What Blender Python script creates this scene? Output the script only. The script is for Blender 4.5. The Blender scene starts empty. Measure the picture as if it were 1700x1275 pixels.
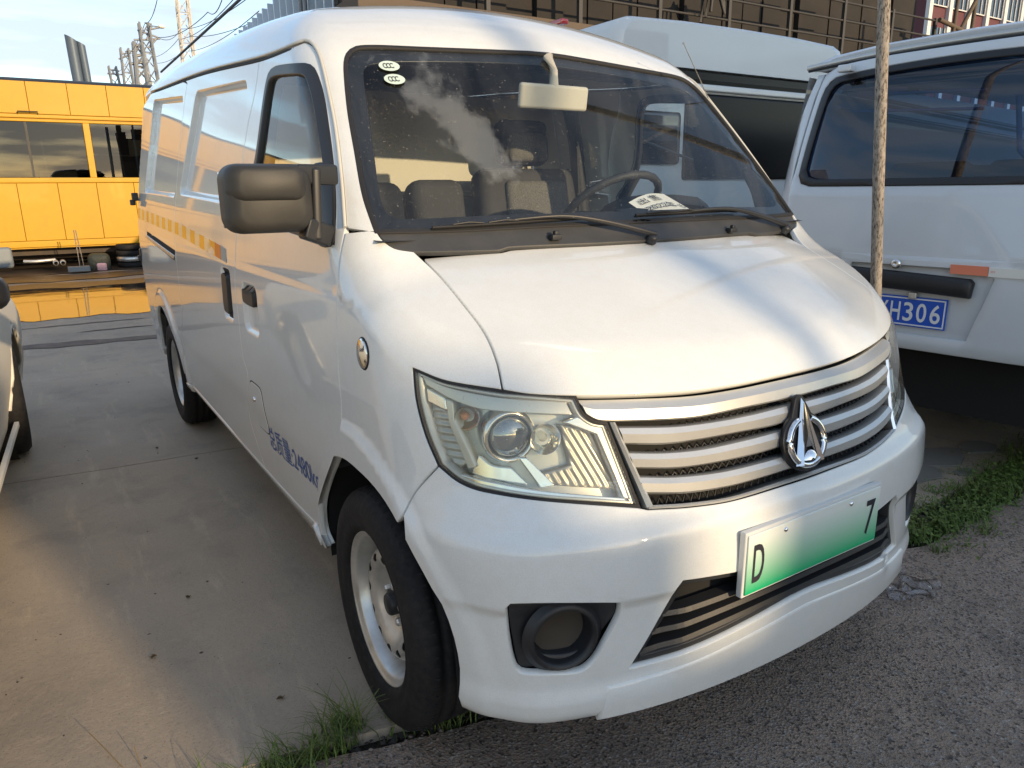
import bpy, bmesh, math, random
import numpy as np
from mathutils import Vector, Matrix
from mathutils.geometry import delaunay_2d_cdt
random.seed(7); np.random.seed(7)
C = bpy.context.scene.collection
scene = bpy.context.scene
PI = math.pi
# ------------------------------------------------------------------ camera, light
CAM_LOC=(-1.41048393,-0.87412973,1.34772889); CAM_ROT=(1.3100166,0.01158653,-0.57201556)
cam=bpy.data.cameras.new('camera'); camo=bpy.data.objects.new('camera',cam); C.objects.link(camo)
camo.location=CAM_LOC; camo.rotation_euler=CAM_ROT
cam.sensor_fit='HORIZONTAL'; cam.sensor_width=36; cam.lens=36*1210.49471/1700; cam.clip_start=.02; cam.clip_end=3000
scene.camera=camo
CLOC=(4.7,1.9,3.1)
SUN_EL=math.radians(13); SUN_DIR=np.array([-.237*math.cos(SUN_EL),.972*math.cos(SUN_EL),-math.sin(SUN_EL)])  # direction of travel
world=bpy.data.worlds.new('World'); scene.world=world; world.use_nodes=True
nt=world.node_tree; nt.nodes.clear()
wo=nt.nodes.new('ShaderNodeOutputWorld'); bg=nt.nodes.new('ShaderNodeBackground'); sky=nt.nodes.new('ShaderNodeTexSky')
sky.sky_type='NISHITA'; sky.sun_disc=False; sky.sun_elevation=SUN_EL
sky.sun_rotation=math.atan2(-SUN_DIR[0],-SUN_DIR[1])
sky.air_density=1.0; sky.dust_density=.4; sky.ozone_density=1.3
bg.inputs['Strength'].default_value=.15
# clouds: thin streaky layers near the horizon
tc=nt.nodes.new('ShaderNodeTexCoord'); sep=nt.nodes.new('ShaderNodeSeparateXYZ'); nt.links.new(tc.outputs['Generated'],sep.inputs[0])
mp=nt.nodes.new('ShaderNodeMapping'); mp.inputs['Scale'].default_value=(2.2,2.2,15); mp.inputs['Location'].default_value=CLOC; nt.links.new(tc.outputs['Generated'],mp.inputs[0])
nz=nt.nodes.new('ShaderNodeTexNoise'); nz.inputs['Scale'].default_value=1.6; nz.inputs['Detail'].default_value=7; nz.inputs['Roughness'].default_value=.55; nt.links.new(mp.outputs[0],nz.inputs['Vector'])
cr=nt.nodes.new('ShaderNodeValToRGB'); cr.color_ramp.elements[0].position=.42; cr.color_ramp.elements[1].position=.58; nt.links.new(nz.outputs['Fac'],cr.inputs[0])
hr=nt.nodes.new('ShaderNodeMapRange'); hr.inputs[1].default_value=.10; hr.inputs[2].default_value=.36; hr.inputs[3].default_value=.85; hr.inputs[4].default_value=.60; nt.links.new(sep.outputs['Z'],hr.inputs[0])
mu=nt.nodes.new('ShaderNodeMath'); mu.operation='MULTIPLY'; nt.links.new(cr.outputs[0],mu.inputs[0]); nt.links.new(hr.outputs[0],mu.inputs[1])
mx=nt.nodes.new('ShaderNodeMixRGB'); mx.inputs[2].default_value=(2.55,2.75,3.15,1)

# one ragged cumulus high over the yard (seen mirrored in the windscreen)
dv=nt.nodes.new('ShaderNodeVectorMath'); dv.operation='DIVIDE'; cz_=nt.nodes.new('ShaderNodeCombineXYZ'); nt.links.new(tc.outputs['Generated'],dv.inputs[0])
mz=nt.nodes.new('ShaderNodeMath'); mz.operation='MAXIMUM'; mz.inputs[1].default_value=.02; nt.links.new(sep.outputs['Z'],mz.inputs[0])
for i_ in range(3): nt.links.new(mz.outputs[0],cz_.inputs[i_])
nt.links.new(cz_.outputs[0],dv.inputs[1])
n2=nt.nodes.new('ShaderNodeTexNoise'); n2.inputs['Scale'].default_value=14; n2.inputs['Detail'].default_value=7; n2.inputs['Roughness'].default_value=.6; nt.links.new(dv.outputs[0],n2.inputs['Vector'])
m2=nt.nodes.new('ShaderNodeMapping'); m2.vector_type='TEXTURE'; m2.inputs['Location'].default_value=(.42,-.045,1); m2.inputs['Rotation'].default_value=(0,0,math.radians(-47)); m2.inputs['Scale'].default_value=(.15,.055,1); nt.links.new(dv.outputs[0],m2.inputs[0])
l2=nt.nodes.new('ShaderNodeVectorMath'); l2.operation='LENGTH'; nt.links.new(m2.outputs[0],l2.inputs[0])
a2=nt.nodes.new('ShaderNodeMath'); a2.operation='MULTIPLY_ADD'; a2.inputs[1].default_value=-3.6; a2.inputs[2].default_value=1.8; nt.links.new(n2.outputs['Fac'],a2.inputs[0])
s2=nt.nodes.new('ShaderNodeMath'); s2.operation='ADD'; nt.links.new(a2.outputs[0],s2.inputs[0]); nt.links.new(l2.outputs['Value'],s2.inputs[1])
r2=nt.nodes.new('ShaderNodeMapRange'); r2.inputs[1].default_value=1.15; r2.inputs[2].default_value=.55; r2.inputs[3].default_value=0; r2.inputs[4].default_value=.95; nt.links.new(s2.outputs[0],r2.inputs[0])
mm2=nt.nodes.new('ShaderNodeMath'); mm2.operation='MAXIMUM'; mm2.inputs[1].default_value=0; nt.links.new(r2.outputs[0],mm2.inputs[0]); nt.links.new(mu.outputs[0],mx.inputs[0])
mx2=nt.nodes.new('ShaderNodeMixRGB'); mx2.inputs[2].default_value=(12,11.6,11,1); nt.links.new(mm2.outputs[0],mx2.inputs[0]); nt.links.new(mx.outputs[0],mx2.inputs[1]); nt.links.new(mx2.outputs[0],bg.inputs['Color']); nt.links.new(sky.outputs[0],mx.inputs[1]); nt.links.new(bg.outputs[0],wo.inputs[0])
sl=bpy.data.lights.new('sun','SUN'); sl.energy=2.5; sl.angle=math.radians(.55); sl.color=(1.0,.75,.45)
slo=bpy.data.objects.new('sun',sl); C.objects.link(slo); slo.rotation_euler=Vector(SUN_DIR).to_track_quat('-Z','Y').to_euler(); slo.location=(4,-16,8)
scene.view_settings.view_transform='Standard'; scene.view_settings.look='None'; scene.view_settings.gamma=1; scene.view_settings.exposure=0.95
scene.view_settings.use_curve_mapping=False
try:
    scene.cycles.caustics_reflective=False; scene.cycles.caustics_refractive=False; scene.cycles.max_bounces=10; scene.cycles.transparent_max_bounces=24
except Exception: pass
# ------------------------------------------------------------------ tools
def tag(o,label=None,cat=None,group=None,kind=None):
    if label: o['label']=label
    if cat: o['category']=cat
    if group: o['group']=group
    if kind: o['kind']=kind
    return o
def empty(name,loc=(0,0,0),rz=0,label=None,cat=None,group=None):
    o=bpy.data.objects.new(name,None); C.objects.link(o); o.location=loc; o.rotation_euler=(0,0,rz); o.empty_display_size=.2
    return tag(o,label,cat,group)
def wmat(o):
    m=Matrix.LocRotScale(o.location,o.rotation_euler,o.scale)
    if o.parent: m=wmat(o.parent)@o.matrix_parent_inverse@m
    return m
def link(name,me,mat=None,parent=None,world=True):
    """link a mesh; when world is True the mesh is in world coordinates although it has a parent"""
    o=bpy.data.objects.new(name,me); C.objects.link(o)
    if mat is not None and not me.materials: me.materials.append(mat)
    if parent is not None:
        o.parent=parent
        if world: o.matrix_parent_inverse=wmat(parent).inverted()
    return o
def mesh_from(verts,faces,smooth=True,vn=None):
    me=bpy.data.meshes.new('m'); me.from_pydata([tuple(map(float,v)) for v in verts],[],[tuple(map(int,f)) for f in faces])
    if smooth: me.polygons.foreach_set('use_smooth',[True]*len(me.polygons))
    me.validate(); me.update()
    if vn is not None and len(me.vertices)==len(vn): me.normals_split_custom_set_from_vertices([tuple(map(float,v)) for v in vn])
    return me
class MB:
    """collects shapes into one mesh"""
    def __init__(s): s.v=[];s.f=[];s.sm=[]
    def add(s,v,f,smooth=False):
        b=len(s.v); s.v+= [tuple(map(float,x)) for x in v]; s.f+=[tuple(int(i)+b for i in q) for q in f]; s.sm+=[smooth]*len(f); return s
    def box(s,c,d,rz=0,rx=0,ry=0):
        M=Matrix.Rotation(rz,3,'Z')@Matrix.Rotation(ry,3,'Y')@Matrix.Rotation(rx,3,'X'); v=[]
        for x in(-.5,.5):
            for y in(-.5,.5):
                for z in(-.5,.5): v.append(Vector(c)+M@Vector((x*d[0],y*d[1],z*d[2])))
        return s.add(v,[(0,1,3,2),(4,6,7,5),(0,4,5,1),(2,3,7,6),(0,2,6,4),(1,5,7,3)])
    def boxm(s,lo,hi): return s.box([(a+b)/2 for a,b in zip(lo,hi)],[b-a for a,b in zip(lo,hi)])
    def tube(s,pts,r,n=8,caps=True,smooth=True):
        pts=[Vector(p) for p in pts]; rr=r if hasattr(r,'__len__') else [r]*len(pts); v=[];f=[]
        up=Vector((0,0,1))
        for i,p in enumerate(pts):
            t=(pts[min(i+1,len(pts)-1)]-pts[max(i-1,0)]).normalized()
            if abs(t.dot(up))>.95: u=t.cross(Vector((1,0,0))).normalized()
            else: u=t.cross(up).normalized()
            w=t.cross(u)
            for k in range(n):
                a=2*PI*k/n; v.append(p+(u*math.cos(a)+w*math.sin(a))*rr[i])
        for i in range(len(pts)-1):
            for k in range(n): f.append((i*n+k,i*n+(k+1)%n,(i+1)*n+(k+1)%n,(i+1)*n+k))
        s.add(v,f,smooth)
        if caps: s.add(v[:n],[tuple(range(n))]); s.add(v[-n:],[tuple(reversed(range(n)))])
        return s
    def lathe(s,prof,M=None,n=48,a0=0,a1=2*PI,smooth=True):
        """prof = (r,h) pairs, axis = local z"""
        M=M or Matrix.Identity(4); full=abs(a1-a0-2*PI)<1e-6; m=n if full else n+1; v=[];f=[]
        for (r,h) in prof:
            for k in range(m):
                a=a0+(a1-a0)*k/n; v.append(M@Vector((r*math.cos(a),r*math.sin(a),h)))
        for i in range(len(prof)-1):
            for k in range(n if full else n):
                k2=(k+1)%m; f.append((i*m+k,i*m+k2,(i+1)*m+k2,(i+1)*m+k))
        return s.add(v,f,smooth)
    def prism(s,poly,M,d):
        """polygon in local xy extruded 0..d along local z"""
        n=len(poly); v=[M@Vector((p[0],p[1],0)) for p in poly]+[M@Vector((p[0],p[1],d)) for p in poly]
        return s.add(v,[tuple(reversed(range(n))),tuple(range(n,2*n))]+[(i,(i+1)%n,n+(i+1)%n,n+i) for i in range(n)])
    def me(s,bevel=0,seg=2):
        me=bpy.data.meshes.new('m'); me.from_pydata(s.v,[],s.f); me.polygons.foreach_set('use_smooth',s.sm); me.validate(); me.update()
        if bevel:
            bm=bmesh.new(); bm.from_mesh(me); bmesh.ops.remove_doubles(bm,verts=bm.verts,dist=1e-5)
            ed=[e for e in bm.edges if len(e.link_faces)==2 and e.calc_face_angle(0)>.5]
            bmesh.ops.bevel(bm,geom=ed,offset=bevel,segments=seg,affect='EDGES',profile=.5)
            for q in bm.faces: q.smooth=True
            bm.to_mesh(me); bm.free(); 
            vn=np.zeros((len(me.vertices),3))
            for p in me.polygons:
                a=np.array(p.normal)*p.area
                for i in p.vertices: vn[i]+=a
            l=np.linalg.norm(vn,axis=1); l[l<1e-12]=1; me.normals_split_custom_set_from_vertices([tuple(v) for v in vn/l[:,None]])
        return me
    def obj(s,name,mat=None,parent=None,world=True,bevel=0,seg=2): return link(name,s.me(bevel,seg),mat,parent,world)
def frame_z(p,zdir,xhint=(1,0,0)):
    z=Vector(zdir).normalized(); x=Vector(xhint); x=(x-z*x.dot(z)).normalized(); y=z.cross(x)
    M=Matrix((x,y,z)).transposed().to_4x4(); M.translation=Vector(p); return M
# ------------------------------------------------------------------ materials
def mat(name,col=(.5,.5,.5),rough=.5,metal=0,coat=0,spec=.5,bump=None,noise=None,coat_r=.03,trans=0,emit=None,ior=1.45):
    """bump=(scale,strength,distance); noise=[(scale,amount,colour2),...]"""
    m=bpy.data.materials.new(name); m.use_nodes=True; n=m.node_tree; b=n.nodes['Principled BSDF']
    b.inputs['Base Color'].default_value=(*col,1); b.inputs['Roughness'].default_value=rough; b.inputs['Metallic'].default_value=metal
    b.inputs['Coat Weight'].default_value=coat; b.inputs['Coat Roughness'].default_value=coat_r; b.inputs['Specular IOR Level'].default_value=spec
    b.inputs['Transmission Weight'].default_value=trans; b.inputs['IOR'].default_value=ior
    g=n.nodes.new('ShaderNodeNewGeometry'); last=None
    for (sc,am,c2) in (noise or []):
        t=n.nodes.new('ShaderNodeTexNoise'); t.inputs['Scale'].default_value=sc; t.inputs['Detail'].default_value=6; t.inputs['Roughness'].default_value=.6; n.links.new(g.outputs['Position'],t.inputs['Vector'])
        r=n.nodes.new('ShaderNodeMapRange'); r.inputs[1].default_value=.42; r.inputs[2].default_value=.68; r.inputs[3].default_value=0; r.inputs[4].default_value=am; n.links.new(t.outputs['Fac'],r.inputs[0])
        x=n.nodes.new('ShaderNodeMixRGB'); x.inputs[2].default_value=(*c2,1)
        n.links.new(r.outputs[0],x.inputs[0])
        if last: n.links.new(last,x.inputs[1])
        else: x.inputs[1].default_value=(*col,1)
        last=x.outputs[0]
    if last: n.links.new(last,b.inputs['Base Color'])
    if bump:
        t=n.nodes.new('ShaderNodeTexNoise'); t.inputs['Scale'].default_value=bump[0]; t.inputs['Detail'].default_value=5; n.links.new(g.outputs['Position'],t.inputs['Vector'])
        bp=n.nodes.new('ShaderNodeBump'); bp.inputs['Strength'].default_value=bump[1]; bp.inputs['Distance'].default_value=bump[2]; n.links.new(t.outputs['Fac'],bp.inputs['Height']); n.links.new(bp.outputs[0],b.inputs['Normal'])
    return m
def glass_mat(name,tint=(.8,.85,.85),rough=0.0,refl=1.0,dirt=0.0):
    m=bpy.data.materials.new(name); m.use_nodes=True; n=m.node_tree; n.nodes.clear()
    o=n.nodes.new('ShaderNodeOutputMaterial'); t=n.nodes.new('ShaderNodeBsdfTransparent'); t.inputs[0].default_value=(*tint,1)
    g=n.nodes.new('ShaderNodeBsdfGlossy'); g.inputs['Roughness'].default_value=rough
    gg=n.nodes.new('ShaderNodeNewGeometry'); dt=n.nodes.new('ShaderNodeVectorMath'); dt.operation='DOT_PRODUCT'; n.links.new(gg.outputs['Normal'],dt.inputs[0]); n.links.new(gg.outputs['Incoming'],dt.inputs[1])
    def mth(op,a,b_=None,cl=False):
        q=n.nodes.new('ShaderNodeMath'); q.operation=op; q.use_clamp=cl
        for i,v in enumerate((a,b_)):
            if v is None: continue
            if isinstance(v,(int,float)): q.inputs[i].default_value=v
            else: n.links.new(v,q.inputs[i])
        return q.outputs[0]
    sch=mth('ADD',mth('MULTIPLY',mth('POWER',mth('SUBTRACT',1.0,mth('ABSOLUTE',dt.outputs['Value'])),5.0),.95),.052)
    k=n.nodes.new('ShaderNodeMath'); k.operation='MULTIPLY'; k.use_clamp=True; k.inputs[1].default_value=1.7*refl; n.links.new(sch,k.inputs[0])
    x=n.nodes.new('ShaderNodeMixShader'); n.links.new(k.outputs[0],x.inputs[0]); n.links.new(t.outputs[0],x.inputs[1]); n.links.new(g.outputs[0],x.inputs[2])
    out=x.outputs[0]
    if dirt:
        d=n.nodes.new('ShaderNodeBsdfDiffuse'); d.inputs[0].default_value=(.75,.7,.62,1)
        ge=n.nodes.new('ShaderNodeNewGeometry'); tn=n.nodes.new('ShaderNodeTexNoise'); tn.inputs['Scale'].default_value=220; tn.inputs['Detail'].default_value=3; n.links.new(ge.outputs['Position'],tn.inputs['Vector'])
        r=n.nodes.new('ShaderNodeMapRange'); r.inputs[1].default_value=.68; r.inputs[2].default_value=.76; r.inputs[3].default_value=dirt; r.inputs[4].default_value=min(1,dirt+.5); n.links.new(tn.outputs['Fac'],r.inputs[0])
        y=n.nodes.new('ShaderNodeMixShader'); n.links.new(r.outputs[0],y.inputs[0]); n.links.new(out,y.inputs[1]); n.links.new(d.outputs[0],y.inputs[2]); out=y.outputs[0]
    n.links.new(out,o.inputs[0]); return m
M={}
M['white']=mat('white_paint',(.73,.745,.735),.38,coat=1,spec=.5,coat_r=.035,noise=[(1.7,.22,(.66,.655,.60)),(35,.14,(.58,.55,.48)),(420,.25,(.50,.46,.38))])
M['white2']=mat('cool_white_paint',(.62,.65,.68),.35,coat=.8,noise=[(2.5,.3,(.55,.56,.55))])
M['pearl']=mat('pearl_paint',(.74,.70,.63),.65,spec=.15)
M['black']=mat('black_plastic',(.022,.023,.026),.42,bump=(900,.15,.001))
M['grey_plastic']=mat('weathered_plastic',(.024,.024,.023),.5,bump=(700,.25,.001),noise=[(9,.5,(.055,.05,.043)),(160,.3,(.03,.03,.03))])
M['cowl']=mat('cowl_plastic',(.045,.046,.047),.5,bump=(600,.2,.001),noise=[(14,.4,(.08,.075,.07))])
M['rubber']=mat('rubber',(.018,.018,.02),.7,bump=(300,.2,.001))
M['tyre']=mat('tyre_rubber',(.012,.012,.014),.75,spec=.3,bump=(120,.3,.002),noise=[(8,.4,(.03,.028,.025)),(60,.3,(.05,.045,.04))])
M['gap']=mat('dark_inner',(.012,.012,.012),.9)
M['frit']=mat('black_frit',(.012,.012,.014),.35)
M['silver']=mat('silver_plastic',(.56,.56,.54),.34,metal=.55,coat=.3,bump=(1500,.05,.0005),noise=[(20,.25,(.46,.45,.42))])
M['steel']=mat('silver_steel',(.66,.65,.62),.36,metal=.7,noise=[(14,.5,(.36,.34,.31))])
M['chrome']=mat('chrome',(.82,.83,.84),.07,metal=1)
M['lampchrome']=mat('lamp_reflector',(.80,.79,.74),.13,metal=1,noise=[(30,.2,(.65,.64,.58))])
M['lampgrey']=mat('lamp_bezel',(.60,.60,.55),.28,metal=.45,noise=[(25,.3,(.5,.49,.43))])
M['amber']=mat('amber_bulb',(.75,.22,.05),.2,coat=1)
M['red']=mat('red_lens',(.45,.02,.02),.15,coat=1)
M['glass']=glass_mat('clear_glass',(.86,.90,.90),.0,.62,dirt=.006)
M['lens']=glass_mat('lamp_lens',(.93,.93,.88),.02,.75,dirt=.05)
M['tint']=glass_mat('blue_tinted_glass',(.10,.20,.42),.0,1.0)
M['dark_glass']=mat('dark_glass',(.010,.011,.013),.04,spec=.9,coat=.6)
M['cream']=mat('interior_cream',(.62,.57,.47),.6)
M['seat']=mat('seat_fabric',(.060,.058,.060),.85,bump=(400,.3,.002))
M['seat_mesh']=mat('seat_mesh_fabric',(.17,.16,.15),.85,bump=(260,.8,.004),noise=[(230,.8,(.06,.06,.06))])
M['dash']=mat('dashboard_plastic',(.040,.041,.044),.6,bump=(500,.2,.001))
M['paper']=mat('paper',(.80,.78,.72),.8)
M['ink']=mat('ink',(.02,.02,.03),.6)
M['blue_text']=mat('blue_vinyl',(.035,.09,.30),.4)
M['plate_blue']=mat('blue_plate',(.02,.10,.55),.4)
M['plate_white']=mat('white_print',(.78,.80,.82),.5)
M['yellow']=mat('yellow_paint',(.58,.31,.003),.5,coat=.2,noise=[(.8,.35,(.52,.27,.005)),(7,.2,(.46,.23,.01))])
M['tape_y']=mat('amber_tape',(.85,.35,.03),.35,coat=.6)
M['tape_w']=mat('pale_tape',(.80,.66,.45),.35,coat=.6)
M['tape_r']=mat('red_tape',(.50,.04,.03),.35,coat=.6)
M['tape_g']=mat('worn_grey_tape',(.35,.36,.33),.5)
M['sticker']=mat('pale_green_sticker',(.55,.66,.60),.4)
M['liner']=mat('headliner',(.30,.29,.27),.9)
M['seam']=mat('gutter_paint',(.55,.53,.47),.45,coat=.4)
M['frame']=mat('plate_frame',(.60,.61,.60),.4)
m=mat('green_plate',(.05,.5,.25),.35); n=m.node_tree; g=n.nodes.new('ShaderNodeNewGeometry'); s_=n.nodes.new('ShaderNodeSeparateXYZ'); n.links.new(g.outputs['Position'],s_.inputs[0])
r=n.nodes.new('ShaderNodeMapRange'); r.inputs[1].default_value=.50; r.inputs[2].default_value=.62; n.links.new(s_.outputs['Z'],r.inputs[0])
x=n.nodes.new('ShaderNodeMixRGB'); x.inputs[1].default_value=(.01,.40,.16,1); x.inputs[2].default_value=(.72,.76,.72,1); n.links.new(r.outputs[0],x.inputs[0]); n.links.new(x.outputs[0],n.nodes['Principled BSDF'].inputs['Base Color']); M['plate_green']=m
M['under']=mat('rusty_underframe',(.07,.055,.045),.8,noise=[(4,.6,(.12,.08,.05))])
M['grey_box']=mat('grey_box_plastic',(.22,.24,.25),.6)
M['sack']=mat('dark_sack',(.045,.05,.04),.6,bump=(20,.8,.02))
M['pink']=mat('pink_scrap',(.70,.42,.45),.8,bump=(40,1,.01))
M['seat_grey']=mat('van_seat_cloth',(.10,.10,.10),.85,bump=(60,.4,.004))
M['brownpl']=mat('dusty_brown_plastic',(.05,.042,.033),.6)
M['flute']=mat('fluted_reflector',(.40,.39,.35),.34,metal=.6)
M['blackwin']=mat('black_coach_window',(.006,.006,.007),.25,spec=.25)
CAM=np.array([-1.41048393,-0.87412973,1.34772889,1.3100166,0.01158653,-0.57201556,1.21049471])
def rotm(rx,ry,rz):
    cx,sx,cy,sy,cz,sz=np.cos(rx),np.sin(rx),np.cos(ry),np.sin(ry),np.cos(rz),np.sin(rz)
    return np.array([[cz,-sz,0],[sz,cz,0],[0,0,1]])@np.array([[cy,0,sy],[0,1,0],[-sy,0,cy]])@np.array([[1,0,0],[0,cx,-sx],[0,sx,cx]])
CM=rotm(*CAM[3:6]); CF=CAM[6]*1000
def px_dirs(pts):
    p=np.asarray(pts,float).reshape(-1,2)
    d=np.stack([(p[:,0]-850)/CF,-(p[:,1]-637.5)/CF,-np.ones(len(p))],1)@CM.T
    return d/np.linalg.norm(d,axis=1)[:,None]
def on_plane(pts,axis,val):
    d=px_dirs(pts); t=(val-CAM[axis])/d[:,axis]
    return CAM[:3]+d*t[:,None]
def project(P):
    q=(np.atleast_2d(P)-CAM[:3])@CM
    return np.stack([850+CF*q[:,0]/-q[:,2],637.5-CF*q[:,1]/-q[:,2]],1)
class Pchip:
    def __init__(s,x,y):
        x=np.array(x,float);y=np.array(y,float);h=np.diff(x);dl=np.diff(y)/h;d=np.zeros(len(x))
        for i in range(1,len(x)-1):
            if dl[i-1]*dl[i]>0:
                w1=2*h[i]+h[i-1];w2=h[i]+2*h[i-1]; d[i]=(w1+w2)/(w1/dl[i-1]+w2/dl[i])
        d[0]=dl[0];d[-1]=dl[-1]; s.x,s.y,s.d,s.h=x,y,d,h
        # dense table for speed, smoothed
        n=int((x[-1]-x[0])/.002)+1; s.n=n; s.t=np.linspace(x[0],x[-1],n); s.v=s.ev(s.t)
        k=np.hanning(21);k/=k.sum(); e=np.concatenate([s.v[0]-(s.v[1:11][::-1]-s.v[0]),s.v,s.v[-1]-(s.v[-11:-1][::-1]-s.v[-1])]); s.v=np.convolve(e,k,'valid')[:n]
    def ev(s,q):
        i=np.clip(np.searchsorted(s.x,q)-1,0,len(s.h)-1); h=s.h[i]; t=(q-s.x[i])/h
        return s.y[i]*(1+2*t)*(1-t)**2+h*s.d[i]*t*(1-t)**2+s.y[i+1]*t*t*(3-2*t)+h*s.d[i+1]*t*t*(t-1)
    def __call__(s,q):
        r=np.interp(q,s.t,s.v)
        return r+np.where(q<s.x[0],(q-s.x[0])*s.d[0],0)+np.where(q>s.x[-1],(q-s.x[-1])*s.d[-1],0)
def sstep(a,b,x):
    t=np.clip((x-a)/(b-a),0,1); return t*t*(3-2*t)
SZ=Pchip([.10,.20,.27,.4,.55,.64,.78,.9,1.05,1.2,1.35,1.5,1.65,1.8,1.95,2.1],[.74,.785,.802,.815,.827,.838,.843,.845,.842,.831,.810,.785,.758,.733,.708,.68])
FZ=Pchip([.05,.16,.20,.25,.4,.55,.655,.672,.698,.72,.80,.88,.95,1.05,1.2,1.4],[.20,.12,.085,.062,.047,.045,.052,.056,.078,.086,.112,.135,.155,.19,.25,.34])
HZ=Pchip([-.2,.1,.2,.3,.4,.5,.6,.7,.85,2,5],[.76,.925,.985,1.042,1.095,1.145,1.19,1.225,1.24,1.24,1.24])
RZ=Pchip([.8,1.1,1.3,1.6,2,3,4,4.6],[1.83,1.885,1.91,1.95,1.99,2.055,2.095,2.09])
FW=(.72,.33); RW=(3.77,.33)
def quad_sd(y,z,q,r=.05):
    q=np.array(q); c=q.mean(0); ds=[]
    for k in range(4):
        a,b=q[k],q[(k+1)%4]; n=np.array([b[1]-a[1],a[0]-b[0]]); n/=np.hypot(*n)
        if (c-a)@n>0: n=-n
        ds.append((y-a[0])*n[0]+(z-a[1])*n[1])
    return rint(np.maximum(ds[0],ds[2]),np.maximum(ds[1],ds[3]),r)
RECESS=[]
BOWLS=[([(1.52,.885),(1.72,.885),(1.72,1.06),(1.52,1.06)],.014,.022,.04),([(1.885,.885),(2.04,.885),(2.04,1.085),(1.885,1.085)],.014,.022,.03)]
def side(y,z,fl=True):
    s=SZ(z)
    for (cy,cz) in ((FW,RW) if fl else (RW,)):
        d=np.hypot(y-cy,z-cz); s=s+.014*(1-sstep(.455,.49,d))*sstep(.2,.3,z)
    for q in RECESS:
        d=quad_sd(y,z,q); s=s-.024*(1-sstep(-.028,0.0,d))
    for (q,dp,sf,r) in BOWLS:
        d=quad_sd(y,z,q,r); s=s-dp*(1-sstep(-sf,0.0,d))
    return s
def rint(a,b,r):
    u=np.maximum(a+r,0);v=np.maximum(b+r,0)
    return np.minimum(-r,np.maximum(a,b))+np.sqrt(u*u+v*v)
def body(P,low=0.0,only_lo=False,fl=True):
    x,y,z=P[:,0],P[:,1],P[:,2]; ax=np.abs(x)
    a3=ax-side(y,z,fl)
    # lower
    yf=FZ(z)+(.165+.06*sstep(.66,.78,z))*x*x+.20*x**4
    yf=yf+.013*(1-sstep(.520,.545,z))*sstep(.36,.44,ax)*sstep(.31,.36,z)
    a1=(yf-y)*.93
    a2=(z-HZ(y)+.05*x*x+.10*np.maximum(ax-.3,0)**2)*.88
    lo=rint(rint(a1,a3,.15),a2,.07)
    # upper
    yw=.625+(z-1.22)*.93+.13*x*x - .10*np.maximum(0,(z-1.22)*(1.9-z))
    b1=(yw-y)*.73
    b2=z-RZ(y)+.15*x*x
    up=np.maximum(rint(rint(b1,a3,.10),b2,.13),1.12-z)
    if only_lo: up=up+9
    kk=.03*(1-sstep(.70,.85,y))+1e-4; hh=np.maximum(kk-np.abs(lo-up),0); f=np.minimum(lo,up)-hh*hh/(4*kk)
    b4=y-4.64+.10*x*x+.10*np.maximum(0,z-1.2)
    f=rint(f,b4,.08)
    f=rint(f,.245-low+.04*sstep(.5,1.0,y)-z,.05)
    return f
def body_lo(P): return body(P,only_lo=True)
def body_door(P): return body(P,fl=False)
def body_low(P): return body(P,.09)
def normals(P,f=body,h=6e-4):
    n=np.stack([f(P+np.eye(3)[i]*h)-f(P-np.eye(3)[i]*h) for i in range(3)],1)
    return n/np.maximum(np.linalg.norm(n,axis=1),1e-12)[:,None]
def hit(O,D,t0,t1,n,want,f=body):
    """first crossing along rays; want=+1 outside->inside, -1 inside->outside"""
    O=np.broadcast_to(np.asarray(O,float),D.shape)
    ts=np.linspace(t0,t1,n); lo=np.full(len(D),np.nan)
    prev=f(O+D*ts[0])
    for k in range(1,n):
        cur=f(O+D*ts[k]); m=np.isnan(lo)&((prev*want>0)&(cur*want<=0)); lo[m]=ts[k-1]; prev=cur
    bad=np.isnan(lo); a=np.where(bad,t1,lo); b=a+(ts[1]-ts[0])
    for _ in range(26):
        c=(a+b)/2; v=f(O+D*c[:,None])*want; a=np.where(v>0,c,a); b=np.where(v>0,b,c)
    return O+D*((a+b)/2)[:,None],bad
def cast_px(pts):
    d=px_dirs(pts); P,bad=hit(CAM[:3],d,.3,9,500,1)
    return P,bad
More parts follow.
